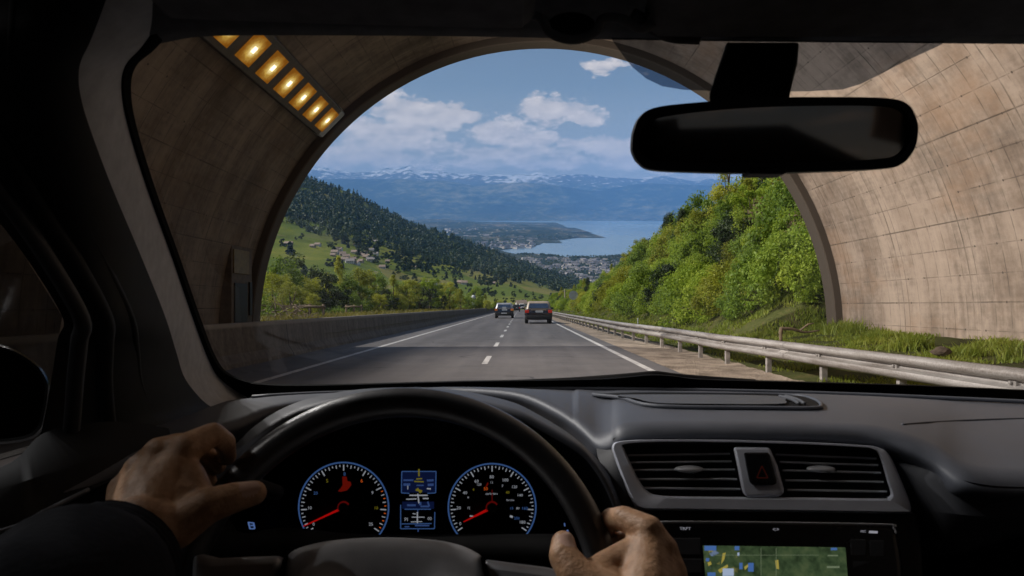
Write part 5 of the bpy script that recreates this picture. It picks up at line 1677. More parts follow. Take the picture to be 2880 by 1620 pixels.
dl = dial(864.6, 1276.5, 113, [('0', 789, 1319, 8, 'dial_white'), ('10', 779, 1278, 8, 'dial_white'), ('20', 794, 1241, 8, 'dial_blue'), ('5', 823, 1210, 9, 'dial_yellow'), ('8', 867, 1193, 9, 'dial_blue'), ('6', 910, 1210, 9, 'dial_orange'), ('9', 937, 1240, 8, 'dial_white'), ('10', 946, 1278, 8, 'dial_yellow'), ('25', 933, 1319, 8, 'dial_white')], (763, 1324, 3.2), 'left dial with yellow and orange numerals')
mb = MB()
blob = [(861, 1199), (872, 1199), (874, 1210), (882, 1212), (884, 1220), (878, 1228), (872, 1234), (858, 1237), (850, 1236), (857, 1228), (862, 1220)]
mb.add([DP(x, y, .003) for x, y in blob], [tuple(range(len(blob)))]); mb.build('warning_symbol', MATS['dial_red'], dl, fix=False)
dr = dial(1238, 1276.5, 110, [('0', 1158, 1318, 8, 'dial_white'), ('20', 1154, 1278, 8, 'dial_white'), ('12', 1179, 1278, 6, 'dial_white'), ('40', 1170, 1240, 8, 'dial_white'), ('6', 1178, 1251, 6, 'dial_white'), ('60', 1199, 1211, 8, 'dial_white'), ('120', 1205, 1219, 6, 'dial_white'), ('80', 1237, 1200, 8, 'dial_white'), ('11', 1237, 1214, 6, 'dial_white'), ('100', 1271, 1208, 8, 'dial_white'), ('7', 1264, 1223, 6, 'dial_white'),
                                 ('120', 1294, 1225, 7, 'dial_white'), ('140', 1308, 1246, 7, 'dial_white'), ('160', 1320, 1279, 8, 'dial_blue'), ('15', 1287, 1279, 7, 'dial_blue'), ('80', 1303, 1279, 6, 'dial_white'), ('180', 1314, 1314, 8, 'dial_white'), ('200', 1300, 1304, 7, 'dial_blue'), ('50', 1222, 1230, 8, 'dial_orange'), ('4', 1191, 1232, 7, 'dial_yellow'), ('40', 1277, 1239, 7, 'dial_yellow')], (1166, 1313, 4.0), 'right dial with many white numerals')
mb = MB(); txt('cartitters', 1237, 1242, 6, mb); txt('furutes', 1284, 1258, 5, mb); linepx(mb, 1182, 1298, 1192, 1299, 3, YD - .003); linepx(mb, 1283, 1298, 1290, 1301, 5, YD - .003); mb.build('dial_lettering', MATS['dial_white'], dr, fix=False)
mb = MB(); linepx(mb, 1238, 1262, 1238, 1232, 2.4, YD - .004); mb.build('thin_needle', MATS['dial_needle_dim'], dr, fix=False)
mb = MB(); mb.add([DP(x, y, .003) for x, y in ((1221, 1224), (1227, 1213), (1229, 1216), (1226, 1224))], [(0, 1, 2, 3)]); mb.build('warning_symbol', MATS['dial_red'], dr, fix=False)

# trip display between the dials
mb = MB(); quadpx(mb, 1008, 1184, 1098, 1332, YD - .001); dsp = mb.build('trip_display', MATS['cluster_black'], ic)
mb = MB(); quadpx(mb, 1012, 1187, 1096, 1239, YD - .002); quadpx(mb, 1012, 1262, 1092, 1280, YD - .002); mb.build('display_field', MATS['display_fill'], dsp, fix=False)
mb = MB()
for x0, y0, x1, y1 in ((1011, 1186, 1097, 1186), (1011, 1186, 1010, 1240), (1097, 1186, 1096, 1240), (1010, 1240, 1030, 1241), (1075, 1241, 1096, 1240), (1008, 1330, 1093, 1330), (1094, 1288, 1093, 1330), (1008, 1270, 1008, 1330), (1010, 1318, 1086, 1317), (1018, 1281, 1084, 1281)):
    linepx(mb, x0, y0, x1, y1, 2.2, YD - .004)
mb.build('display_frame', MATS['dial_blue'], dsp, fix=False)
mb = MB()
for x0, y0, x1, y1, w in ((1015, 1208, 1040, 1208, 4), (1074, 1209, 1091, 1208, 5), (1015, 1219, 1032, 1219, 6), (1076, 1220, 1091, 1219, 6), (1048, 1221, 1066, 1221, 3), (1024, 1271, 1046, 1271, 5), (1054, 1267, 1060, 1267, 8), (1058, 1274, 1080, 1274, 4), (1076, 1262, 1080, 1274, 4), (1051, 1281, 1051, 1292, 2), (1018, 1325, 1030, 1325, 3), (1044, 1322, 1080, 1322, 4), (1052, 1330, 1052, 1338, 3)):
    linepx(mb, x0, y0, x1, y1, w, YD - .005)
mb.build('display_bars', MATS['display_bar'], dsp, fix=False)
mb = MB()
for x0, y0, x1, y1, w in ((1054, 1180, 1054, 1198, 4), (1047, 1205, 1062, 1204, 3), (1042, 1211, 1066, 1212, 3), (1046, 1232, 1062, 1236, 5), (1050, 1228, 1058, 1240, 4)):
    linepx(mb, x0, y0, x1, y1, w, YD - .006)
mb.build('display_figure', MATS['dial_yellow'], dsp, fix=False)
mb = MB()
for x0, y0, x1, y1, w in ((1022, 1256, 1048, 1255, 2.5), (1064, 1254, 1078, 1254, 3), (1030, 1246, 1076, 1246, 3), (1051, 1242, 1054, 1266, 3), (1026, 1222, 1026, 1231, 2), (1074, 1229, 1084, 1230, 3), (1038, 1292, 1046, 1293, 2), (1036, 1301, 1068, 1301, 2), (1050, 1288, 1050, 1316, 3), (1034, 1313, 1062, 1312, 2)):
    linepx(mb, x0, y0, x1, y1, w, YD - .006)
txt('PI', 1022, 1307, 9, mb); txt('00', 1081, 1305, 8, mb)
mb.build('display_text', MATS['dial_white'], dsp, fix=False)
# small telltales
mb = MB()
for x, y in ((792, 1357), (1186, 1358)):
    linepx(mb, x - 8, y + 2, x + 10, y - 1, 4, YD - .002); linepx(mb, x + 4, y - 6, x + 8, y + 6, 5, YD - .002)
for x, y in ((632, 1322), (643, 1356)):
    linepx(mb, x - 8, y - 8, x + 8, y - 6, 3, YD - .03); linepx(mb, x - 7, y - 8, x - 3, y + 8, 4, YD - .03); linepx(mb, x + 6, y - 6, x + 9, y + 8, 4, YD - .03); linepx(mb, x - 4, y + 8, x + 9, y + 8, 3, YD - .03); linepx(mb, x - 2, y, x + 6, y, 3, YD - .03)
linepx(mb, 1274, 1352, 1310, 1350, 2, YD - .002); linepx(mb, 1275, 1352, 1275, 1368, 3, YD - .002); linepx(mb, 1281, 1358, 1309, 1357, 2, YD - .002); linepx(mb, 1281, 1366, 1309, 1365, 2, YD - .002); linepx(mb, 1284, 1362, 1306, 1361, 4, YD - .002)
linepx(mb, 1420, 1316, 1421, 1324, 3, YD - .03); linepx(mb, 1427, 1333, 1429, 1340, 5, YD - .03)
mb.build('telltale', MATS['print_blue'], ic, fix=False)
# switch pod behind the left of the wheel, stalk
MB().tube(smooth_path([P(530, 1340, .70), P(560, 1385, .69), P(620, 1400, .69), P(720, 1385, .70), P(900, 1400, .72), P(1200, 1400, .72), P(1420, 1400, .71)], 6), .022, 10).build('column_shroud', MATS['deep_black'], ic, smooth=True)
MB().tube(smooth_path([P(700, 1240, .74), P(620, 1215, .70), P(585, 1206, .68)], 5), .008, 8).build('column_stalk', MATS['dash_dark'], ic, smooth=True)

# ---- steering wheel
WC = P(985, 1545, .575); TL = R_(24)
wx = Vector((1, 0, 0)); wy = Vector((0, math.sin(TL), math.cos(TL))); wn = Vector((0, -math.cos(TL), math.sin(TL)))
RW = .1795
def wp_(u, v, n=0.0): return WC + wx * u + wy * v + wn * n
sw = thing('steering_wheel', None, None, WC); sw.parent = ic; sw.matrix_world = MR @ Matrix.Translation(WC)
sw.matrix_parent_inverse = Matrix.Identity(4); sw.matrix_basis = Matrix.Translation(WC - OFF[ic.name])
mb = MB()
rows = []
for k in range(121):
    a = 2 * math.pi * k / 120
    er_ = wx * math.cos(a) + wy * math.sin(a)
    rows.append([WC + er_ * (RW + .0135 * math.cos(q)) + wn * (.0155 * math.sin(q)) for q in np.linspace(0, 2 * math.pi, 18, endpoint=False)])
mb.loft(rows, close=True); mb.build('rim', MATS['leather_rim'], sw, smooth=True, weld=True)
hub = [(720, 1404), (745, 1382), (790, 1368), (860, 1357), (965, 1352), (1080, 1357), (1150, 1369), (1195, 1388), (1216, 1408), (1232, 1460), (1240, 1560), (1180, 1680), (985, 1720), (790, 1680), (700, 1560), (700, 1460)]
hp = rounded(hub, 6)
def hrow(s, Yd): return [P(985 + (p.x - 985) * s, 1530 + (p.y - 1530) * s, Yd + (1530 - p.y) * .00022) for p in hp]
mb = MB(); mb.loft([hrow(1.0, .59), hrow(1.0, .55), hrow(.985, .538), hrow(.93, .529), hrow(.8, .522), hrow(.5, .516), hrow(.15, .514)], close=True); mb.add(hrow(.15, .514), [tuple(range(len(hp)))])
mb.build('airbag_cover', MATS['hub_plastic'], sw, smooth=True)
for pl in ([(505, 1388), (560, 1402), (640, 1398), (722, 1396), (716, 1470), (640, 1480), (560, 1490), (500, 1500)], [(1214, 1404), (1290, 1414), (1370, 1424), (1440, 1440), (1450, 1500), (1370, 1490), (1290, 1480), (1226, 1470)]):
    q = [P(x, y, .578 + (1450 - y) * .0002) for x, y in pl]
    MB().hexa(q, [p + Vector((0, -.018, .004)) for p in q]).build('spoke', MATS['spoke_silver'], sw, bevel=.005, smooth=True, angle=45)
MB().hexa([P(x, y, .57) for x, y in ((712, 1405), (726, 1398), (706, 1500), (690, 1500))], [P(x, y, .545) for x, y in ((712, 1405), (726, 1398), (706, 1500), (690, 1500))]).build('spoke_gap', MATS['deep_black'], sw)
MB().hexa([P(x, y, .57) for x, y in ((1208, 1400), (1220, 1405), (1246, 1500), (1230, 1500))], [P(x, y, .545) for x, y in ((1208, 1400), (1220, 1405), (1246, 1500), (1230, 1500))]).build('spoke_gap', MATS['deep_black'], sw)

# ---- centre stack
def CS(x, y, off=0.0):
    return P(x, y, .765 + (1290 - y) * .00017 - off)
# dark side cheek between hood and stack
mb = MB()
mb.loft([[P(1500, 1128, .83), P(1530, 1122, .82), P(1560, 1108, .81)], [P(1504, 1150, .80), P(1534, 1146, .79), P(1550, 1140, .785)], [P(1530, 1210, .775), P(1556, 1210, .77), P(1575, 1205, .772)], [P(1562, 1310, .765), P(1590, 1310, .76), P(1612, 1300, .77)], [P(1575, 1420, .76), P(1612, 1420, .75), P(1640, 1420, .765)], [P(1580, 1560, .755), P(1620, 1560, .745), P(1650, 1560, .76)]])
mb.build('stack_cheek', MATS['dash_dark'], ic, smooth=True)
# fascia behind everything
fz = [(1540, 1100), (2245, 1128), (2290, 1240), (2315, 1340), (2330, 1600), (1610, 1600), (1580, 1280)]
MB().hexa([CS(x, y, -.10) for x, y in fz], [CS(x, y, -.012) for x, y in fz]).build('stack_body', MATS['dash_dark'], ic, bevel=.003)
# grey trim frame round the vents
TO = [(1560, 1110), (1640, 1106), (1800, 1106), (2000, 1111), (2160, 1119), (2214, 1127), (2240, 1148), (2266, 1205), (2288, 1262), (2290, 1288), (2270, 1292), (2000, 1288), (1700, 1284), (1612, 1282), (1590, 1262), (1566, 1205), (1546, 1150), (1540, 1122)]
TI = [(1571, 1118), (1640, 1112), (1800, 1112), (2000, 1117), (2150, 1124), (2196, 1130), (2213, 1150), (2230, 1205), (2240, 1240), (2232, 1251), (2210, 1254), (2000, 1251), (1740, 1249), (1660, 1246), (1630, 1236), (1606, 1205), (1580, 1150), (1571, 1130)]
to, ti = [], []
to = smooth_path([Vector((x, y, 0)) for x, y in TO], 4, closed=True); ti = smooth_path([Vector((x, y, 0)) for x, y in TI], 4, closed=True)
def tr_row(pl, off): return [CS(p.x, p.y, off) for p in pl]
mid1 = [p.lerp(q, .15) for p, q in zip(to, ti)]; mid2 = [p.lerp(q, .85) for p, q in zip(to, ti)]
mb = MB(); mb.loft([tr_row(to, -.012), tr_row(to, .006), tr_row(mid1, .013), tr_row(mid2, .013), tr_row(ti, .007), tr_row(ti, -.035)], close=True)
mb.build('vent_surround', MATS['trim_metal_grey'], ic, smooth=True, angle=60)
MB().add(tr_row(ti, -.034), [tuple(range(len(ti)))]).build('vent_well', MATS['deep_black'], ic)
LV = [[(1576, 1127, 1833, 1121), (1581, 1143, 1836, 1139), (1585, 1161, 1840, 1158), (1591, 1180, 1848, 1179), (1600, 1203, 1853, 1203), (1612, 1225, 1862, 1228)],
      [(1945, 1122, 2195, 1134), (1951, 1141, 2204, 1151), (1961, 1160, 2208, 1168), (1968, 1181, 2215, 1187), (1975, 1206, 2222, 1210), (1980, 1230, 2230, 1234)]]
for side, L in enumerate(LV):
    vt = MB(); x0, y0, x1, y1 = L[0]; x2, y2, x3, y3 = L[-1]
    vt.hexa([CS(x, y, -.033) for x, y in ((x0, y0), (x1, y1), (x3, y3 + 12), (x2, y2 + 12))], [CS(x, y, -.030) for x, y in ((x0, y0), (x1, y1), (x3, y3 + 12), (x2, y2 + 12))])
    v = vt.build('air_vent', MATS['deep_black'], ic)
    for (xa, ya, xb, yb) in L[1:]:
        a_, b_ = CS(xa, ya, .001), CS(xb, yb, .001)
        lo = Vector((0, .026, -.006)); th = Vector((0, 0, -.0028))
        lm = MB(); lm.hexa([a_, b_, b_ + lo, a_ + lo], [a_ + th, b_ + th, b_ + lo + th, a_ + lo + th]); lv = lm.build('louvre', MATS['louvre_black'], v)
        em = MB(); em.tube([a_ + Vector((0, -.0003, -.001)), b_ + Vector((0, -.0003, -.001))], .0011, 6); em.build('louvre_edge', MATS['louvre_edge'], v)
    xt = 1733 if side == 0 else 2065
    tb = MB(); c_ = CS(xt, 1180, .004)
    tb.ball(c_, (.0165, .008, .0038), 14, 8); tb.build('vent_tab', MATS['louvre_edge'], v, smooth=True)
# hazard switch pod
pod = [(1844, 1124), (1936, 1125), (1956, 1170), (1974, 1238), (1960, 1250), (1880, 1251), (1868, 1240), (1856, 1180)]
mb = MB(); mb.hexa([CS(x, y, -.03) for x, y in pod], [CS(x, y, .012) for x, y in pod]); pd = mb.build('hazard_switch', MATS['trim_metal_grey'], ic, bevel=.004, smooth=True, angle=50)
bt = [(1871, 1138), (1934, 1138), (1946, 1178), (1955, 1214), (1948, 1220), (1894, 1221), (1886, 1214), (1878, 1178)]
mb = MB(); mb.hexa([CS(x, y, .011) for x, y in bt], [CS(x, y, .016) for x, y in bt]); mb.build('push_button', MATS['piano_black'], pd, bevel=.002)
mb = MB()
for x0, y0, x1, y1 in ((1917, 1172, 1904, 1202), (1904, 1202, 1932, 1202), (1932, 1202, 1917, 1172)):
    d = Vector((x1 - x0, y1 - y0)); nv = Vector((-d.y, d.x)).normalized() * 1.3
    mb.add([CS(x0 + nv.x, y0 + nv.y, .0175), CS(x1 + nv.x, y1 + nv.y, .0175), CS(x1 - nv.x, y1 - nv.y, .0175), CS(x0 - nv.x, y0 - nv.y, .0175)], [(0, 1, 2, 3)])
mb.build('triangle_mark', MATS['hazard_red'], pd, fix=False)
# navigation unit
NO = [(1660, 1330), (1664, 1316), (1682, 1311), (1950, 1313), (2230, 1318), (2250, 1326), (2258, 1342), (2270, 1420), (2280, 1620), (1690, 1620), (1668, 1420)]
no = [Vector((x, y, 0)) for x, y in NO]
mb = MB(); mb.hexa([CS(p.x, p.y, -.03) for p in no], [CS(p.x, p.y, .014) for p in no]); nav = mb.build('navigation_unit', MATS['piano_black'], ic, bevel=.006, bseg=3, smooth=True, angle=50)
mb = MB(); q = [(1768, 1372), (2127, 1377), (2144, 1600), (1788, 1600)]
mb.add([CS(x, y, .0150) for x, y in q], [(0, 1, 2, 3)]); mb.build('screen', MATS['map_screen'], nav)
NZ = lambda x, y, o=.0158: CS(x, y, o)
def navquad(mb, x0, y0, x1, y1, o=.0160): mb.add([NZ(x0, y1, o), NZ(x1, y1, o), NZ(x1, y0, o), NZ(x0, y0, o)], [(0, 1, 2, 3)])
mb = MB()
for x0, y0, x1, y1 in ((1772, 1373, 1802, 1385), (1848, 1374, 1860, 1384), (1860, 1416, 1868, 1432), (1882, 1416, 1896, 1438), (1780, 1440, 1800, 1449), (2090, 1378, 2106, 1384), (1776, 1404, 1784, 1412)): navquad(mb, x0, y0, x1, y1)
mb.cur = 1
for pl in ([(1818, 1392), (1826, 1390), (1822, 1408), (1814, 1420)], [(1872, 1426), (1884, 1418), (1882, 1426), (1874, 1434)], [(1950, 1410), (1958, 1408), (1960, 1432), (1952, 1430)], [(1806, 1434), (1830, 1420), (1832, 1426), (1812, 1442)], [(1780, 1415), (1788, 1412), (1790, 1420), (1782, 1424)]):
    mb.add([NZ(x, y) for x, y in pl], [(0, 1, 2, 3)])
mb.cur = 2; navquad(mb, 1818, 1430, 1846, 1449); navquad(mb, 1855, 1390, 1860, 1398); mb.cur = 3
for x in (1914, 1952): navquad(mb, x, 1378, x + 1.2, 1449)
navquad(mb, 2082, 1396, 2108, 1399); navquad(mb, 2080, 1424, 2112, 1429); navquad(mb, 1800, 1396, 2060, 1397); mb.build('map_drawing', [MATS['map_blue'], MATS['map_yellow'], MATS['map_pale'], MATS['map_line']], nav, fix=False)
Yn = CS(1800, 1340, .0152).y
mb = MB(); txt('TRPT', 1724, 1330, 7, mb, Yd=Yn, w=1.25); txt('<:>', 1952, 1332, 9, mb, Yd=Yn); txt('MIC', 2172, 1337, 6, mb, Yd=Yn); linepx(mb, 2186, 1338, 2208, 1339, 6, Yn)
txt('v', 1951, 1361, 6, mb, Yd=Yn); txt('MEDIA', 1719, 1360, 6, mb, Yd=Yn); txt('FM', 1706, 1370, 7, mb, Yd=Yn); txt('AM', 1706, 1382, 7, mb, Yd=Yn); txt('TEL', 1708, 1414, 7, mb, Yd=Yn); txt('NAV', 2207, 1373, 7, mb, Yd=Yn); txt('>+', 2211, 1388, 7, mb, Yd=Yn); linepx(mb, 2150, 1368, 2168, 1369, 3, Yn)
mb.build('button_lettering', MATS['print_white'], nav, fix=False)
mb = MB(); txt('SRC', 1748, 1386, 8, mb, Yd=Yn, w=1.3); txt('INFO', 1746, 1416, 7, mb, Yd=Yn); txt('CD', 2158, 1390, 8, mb, Yd=Yn, w=1.4); txt('TMC', 2160, 1426, 8, mb, Yd=Yn); linepx(mb, 2171, 1362, 2171, 1371, 4, Yn); mb.build('button_lettering', MATS['print_blue'], nav, fix=False)
for x0, y0, x1, y1 in ((1692, 1352, 1764, 1398), (1692, 1404, 1768, 1444), (2138, 1355, 2180, 1400), (2186, 1357, 2226, 1402), (2142, 1408, 2226, 1446)):
    b4 = [(x0, y0), (x1, y0), (x1, y1), (x0, y1)]
    MB().hexa([CS(x, y, .010) for x, y in b4], [CS(x, y, .0146) for x, y in b4]).build('button', MATS['dash_dark'], nav, bevel=.0015)

MB().tube(smooth_path([CS(x, y, .0145) for x, y in ((1661, 1338), (1665, 1318), (1684, 1312.5), (1950, 1314.5), (2228, 1319.5), (2247, 1327), (2255, 1342))], 6), .0011, 6).build('bezel_highlight', MATS['louvre_edge'], nav, smooth=True)  # pale strip laid on as the highlight along the top of the bezel
# ---- passenger side of the dashboard
mb = MB()
r0 = [(2240, 1150, .80), (2319, 1166, .775), (2443, 1213, .727), (2600, 1226, .722), (2900, 1230, .71)]
r1 = [(2262, 1195, .79), (2330, 1205, .765), (2450, 1232, .735), (2620, 1245, .722), (2920, 1255, .71)]
r2 = [(2300, 1285, .785), (2380, 1290, .755), (2480, 1300, .738), (2640, 1300, .728), (2940, 1300, .72)]
r3 = [(2320, 1380, .79), (2390, 1375, .765), (2490, 1340, .752), (2640, 1300, .745), (2940, 1290, .74)]
mb.loft([smooth_path([P(*p) for p in r], 6) for r in (r0, r1, r2)])
mb.loft([smooth_path([P(*p) for p in r], 6) for r in (r2, [(2322, 1382, .79), (2390, 1380, .765), (2490, 1352, .75), (2640, 1320, .742), (2940, 1300, .735)], [(2326, 1400, .83), (2396, 1398, .81), (2496, 1370, .79), (2646, 1336, .78), (2950, 1316, .77)])])
mb.build('passenger_panel', MATS['dash_side'], ic, smooth=True)
mb = MB(); mb.loft([smooth_path([P(*p) for p in r], 6) for r in ([(2326, 1396, .82), (2400, 1396, .80), (2500, 1370, .785), (2650, 1335, .775), (2950, 1316, .765)], [(2330, 1470, .80), (2400, 1450, .785), (2560, 1400, .77), (2660, 1380, .76), (2960, 1360, .75)], [(2330, 1700, .78), (2420, 1700, .77), (2560, 1700, .76), (2680, 1700, .75), (2980, 1700, .74)])])
mb.build('glove_box', MATS['deep_black'], ic, smooth=True)
# black strip standing in for the shade under the brow
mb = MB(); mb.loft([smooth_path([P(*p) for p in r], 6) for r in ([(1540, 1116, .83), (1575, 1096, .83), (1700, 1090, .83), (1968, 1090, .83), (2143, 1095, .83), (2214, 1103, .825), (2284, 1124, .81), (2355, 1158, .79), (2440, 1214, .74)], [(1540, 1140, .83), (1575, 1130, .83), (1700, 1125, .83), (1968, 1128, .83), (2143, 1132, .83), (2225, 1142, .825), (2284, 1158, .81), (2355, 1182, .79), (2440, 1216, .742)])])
mb.build('brow_shade_strip', MATS['deep_black'], ic, smooth=True)

# ---- left door, side window, outside mirror
mb = MB()
DR = [[(-700, 1240, .60), (-300, 1215, .64), (0, 1176, .68), (109, 1090, .72), (230, 1064, .76), (330, 1062, .79), (425, 1078, .83)],
      [(-700, 1290, .56), (-300, 1260, .58), (0, 1225, .62), (120, 1190, .66), (240, 1150, .70), (340, 1120, .76), (430, 1100, .81)],
      [(-700, 1420, .54), (-300, 1385, .56), (0, 1340, .60), (120, 1285, .64), (223, 1235, .68), (330, 1190, .72), (440, 1140, .79)],
      [(-700, 1450, .55), (-300, 1410, .57), (0, 1362, .61), (120, 1305, .65), (230, 1250, .69), (345, 1205, .73), (455, 1160, .785)],
      [(-700, 1900, .52), (-300, 1850, .54), (0, 1800, .58), (140, 1750, .62), (260, 1700, .66), (420, 1600, .70), (520, 1560, .73)]]
mb.loft([smooth_path([P(*p) for p in r], 6) for r in DR]); mb.build('door_panel', MATS['door_dark'], ic, smooth=True, angle=60)
MB().tube(smooth_path([P(-700, 1418, .535), P(-300, 1383, .555), P(0, 1338, .595), P(120, 1283, .635), P(223, 1232, .675)], 6), .0025, 6).build('door_highlight', MATS['dash_plastic'], ic, smooth=True)  # lighter strip put in as the highlight running along the door
MB().ball(P(176, 1333, .63), .006, 8, 6).build('lock_pin', MATS['trim_metal_grey'], ic, smooth=True)
mb = MB()   # quarter and door window glass, in the plane of the door
mb.loft([[P(-1100, -60, .50), P(-500, -60, .56), P(-330, -60, .58)], [P(-1100, 600, .5), P(-200, 600, .64), P(60, 640, .685)], [P(-1100, 800, .5), P(-200, 800, .66), P(157, 796, .705)], [P(-1100, 1250, .5), P(-200, 1215, .66), P(100, 1130, .735)]])
mb.build('side_window', MATS['glass_side'], ic, smooth=True)
# unseen left sill, raised to block light, and roof rail keep the cabin dark
mb = MB(); mb.box((-.53, -.40, -.46), (.08, 2.0, 1.06)); mb.build('door_body', MATS['dash_dark'], ic, bevel=.02)
mb = MB(); mb.box((-.49, -.82, .235), (.26, 2.6, .09)); mb.box((1.06, -.82, .235), (.26, 2.6, .09)); mb.build('roof_rail', MATS['headliner_cloth'], ic, bevel=.02)
mb = MB(); mb.box((1.08, -.1, -.6), (.10, 2.4, .86)); mb.build('door_body', MATS['dash_dark'], ic, bevel=.02)
mb = MB(); mb.box((-.56, -.7, .05), (.06, .55, .55)); mb.box((1.06, -.7, .05), (.06, .55, .55)); mb.build('centre_pillar', MATS['headliner_cloth'], ic, bevel=.02)
mb = MB(); mb.box((.25, -1.75, -.38), (1.66, .12, .5)); mb.build('rear_panel', MATS['headliner_cloth'], ic, bevel=.02)
mb = MB(); mb.box((.25, .2, -.95), (1.7, 3.0, .06)); mb.build('cabin_floor', MATS['deep_black'], ic)
mb = MB(); mb.box((.25, 1.0, -.66), (1.5, .05, .8)); mb.build('bulkhead', MATS['deep_black'], ic)
for sx in (-.16, .62):
    mb = MB(); mb.box((sx, -.62, -.28), (.44, .12, .62)); mb.box((sx, -.66, .10), (.24, .1, .16)); mb.build('rear_seat_back' if False else 'seat_back', MATS['deep_black'], ic, bevel=.05, bseg=3, smooth=True)
# bonnet in front of the glass, seen only from beside
mb = MB(); rows = []
for i in range(7):
    f = i / 6
    rows.append([Vector((lerp(-.5, 1.0, j / 10), lerp(1.36, 2.3, f) - .25 * abs(j / 10 - .5) ** 2, lerp(-.24, -.52, f) - .05 * (2 * j / 10 - 1) ** 2)) for j in range(11)])
mb.loft(rows); mb.build('bonnet', MATS['paint_black'], ic, smooth=True)
# outside mirror
om = MB()
mo = [(-190, 905), (-60, 868), (0, 866), (52, 886), (101, 922), (124, 958), (126, 990), (118, 1040), (104, 1085), (60, 1110), (-60, 1120), (-190, 1110)]
mp = rounded(mo, 5)
def mrw(s, Yd): return [P(-10 + (p.x + 10) * s, 990 + (p.y - 990) * s, Yd) for p in mp]
om.loft([mrw(.94, 1.03), mrw(1.0, 1.04), mrw(1.0, 1.09), mrw(.9, 1.16), mrw(.6, 1.2)], close=True); om.add(mrw(.6, 1.2), [tuple(range(len(mp)))])
omo = om.build('side_mirror', MATS['paint_black'], ic, smooth=True, angle=50)
om = MB(); om.add(mrw(.90, 1.034), [tuple(range(len(mp)))]); om.build('mirror_glass', MATS['mirror_tinted'], omo)
om = MB(); om.loft([mrw(.955, 1.028), mrw(.90, 1.033)], close=True); om.build('mirror_bezel', MATS['deep_black'], omo, smooth=True)
# ================================================================ the driver: two hands, forearms, jacket
def cone_piece(mb, a, b, ra, rb, seg=14):
    a, b = Vector(a), Vector(b)
    mb.ball(a, ra, seg, 8); mb.ball(b, rb, seg, 8)
    mb.tube([a, b], [ra, rb], seg)


def H(x, y, Y): return P(x, y, Y)


sk = MB()
def chain(pts):
    """pts: (x, y, Y, radius in m)"""
    for (x0, y0, Y0, r0), (x1, y1, Y1, r1) in zip(pts, pts[1:]):
        cone_piece(sk, H(x0, y0, Y0), H(x1, y1, Y1), r0, r1)


# left hand, over the upper left of the rim
LH = dict(
    index=[(468, 1128, .553, .0125), (535, 1092, .575, .0100), (566, 1112, .612, .0092), (572, 1150, .630, .0080)],
    middle=[(400, 1140, .553, .0128), (452, 1118, .590, .0102), (508, 1130, .628, .0092), (548, 1172, .640, .0080)],
    ring=[(350, 1182, .550, .0122), (398, 1152, .590, .0098), (470, 1168, .630, .0090), (525, 1210, .642, .0078)],
    little=[(312, 1228, .546, .0108), (352, 1196, .580, .0088), (420, 1210, .618, .0080), (475, 1250, .632, .0070)],
    thumb=[(440, 1322, .520, .0180), (522, 1272, .525, .0135), (588, 1252, .534, .0118), (640, 1240, .543, .0098)])
wristL = (335, 1352, .500, .0235)
for k in ('index', 'middle', 'ring', 'little', 'thumb'): chain(LH[k])
for k, r in (('index', .0195), ('middle', .0195), ('ring', .0185), ('little', .0165)):
    x, y, Y, _ = LH[k][0]
    m_ = (lerp(wristL[0], x, .5), lerp(wristL[1], y, .5), lerp(wristL[2], Y, .5) + .006, r)
    chain([(wristL[0] + (x - 390) * .14, wristL[1] + (y - 1170) * .16, wristL[2] + .004, .020), m_, (x, y + 4, Y + .004, .0125)])
chain([(468, 1128, .556, .0118), (400, 1140, .556, .0122), (350, 1182, .553, .0115), (312, 1228, .549, .0102)])
chain([(350, 1320, .505, .021), (440, 1322, .520, .0175)])
chain([(470, 1200, .545, .014), (500, 1255, .535, .0125)])
chain([(455, 1250, .535, .016), (420, 1300, .525, .018)])
chain([wristL, (280, 1420, .470, .026), (180, 1520, .42, .031)])
# right hand, lower right of the rim
RH = dict(
    index=[(1632, 1336, .560, .0128), (1570, 1304, .577, .0104), (1535, 1306, .606, .0094), (1520, 1338, .622, .0080)],
    middle=[(1668, 1384, .556, .0128), (1628, 1352, .592, .0104), (1566, 1362, .622, .0094), (1530, 1392, .630, .0080)],
    ring=[(1690, 1436, .550, .0120), (1655, 1402, .586, .0098), (1590, 1412, .615, .0088), (1546, 1440, .622, .0078)],
    little=[(1704, 1490, .543, .0106), (1680, 1456, .574, .0088), (1622, 1462, .602, .0080), (1580, 1490, .612, .0070)],
    thumb=[(1520, 1500, .520, .0185), (1450, 1446, .528, .0142), (1418, 1398, .538, .0120), (1417, 1366, .546, .0100)])
wristR = (1620, 1610, .490, .024)
for k in ('index', 'middle', 'ring', 'little', 'thumb'): chain(RH[k])
for k, r in (('index', .0205), ('middle', .0200), ('ring', .0185), ('little', .0165)):
    x, y, Y, _ = RH[k][0]
    m_ = (lerp(wristR[0], x, .5), lerp(wristR[1], y, .5), lerp(wristR[2], Y, .5) + .004, r)
    chain([(wristR[0] + (x - 1670) * .14, wristR[1] + (y - 1420) * .16, wristR[2] + .004, .020), m_, (x, y + 4, Y + .004, .0125)])
chain([(1632, 1336, .563, .0122), (1668, 1384, .559, .0122), (1690, 1436, .553, .0115), (1704, 1490, .546, .0102)])
chain([(1600, 1580, .495, .021), (1520, 1500, .520, .0180)])
chain([(1590, 1400, .556, .0150), (1520, 1430, .545, .0130)])
chain([(1500, 1450, .538, .0150), (1560, 1510, .525, .018)])
chain([wristR, (1640, 1720, .455, .026), (1640, 1850, .41, .031)])

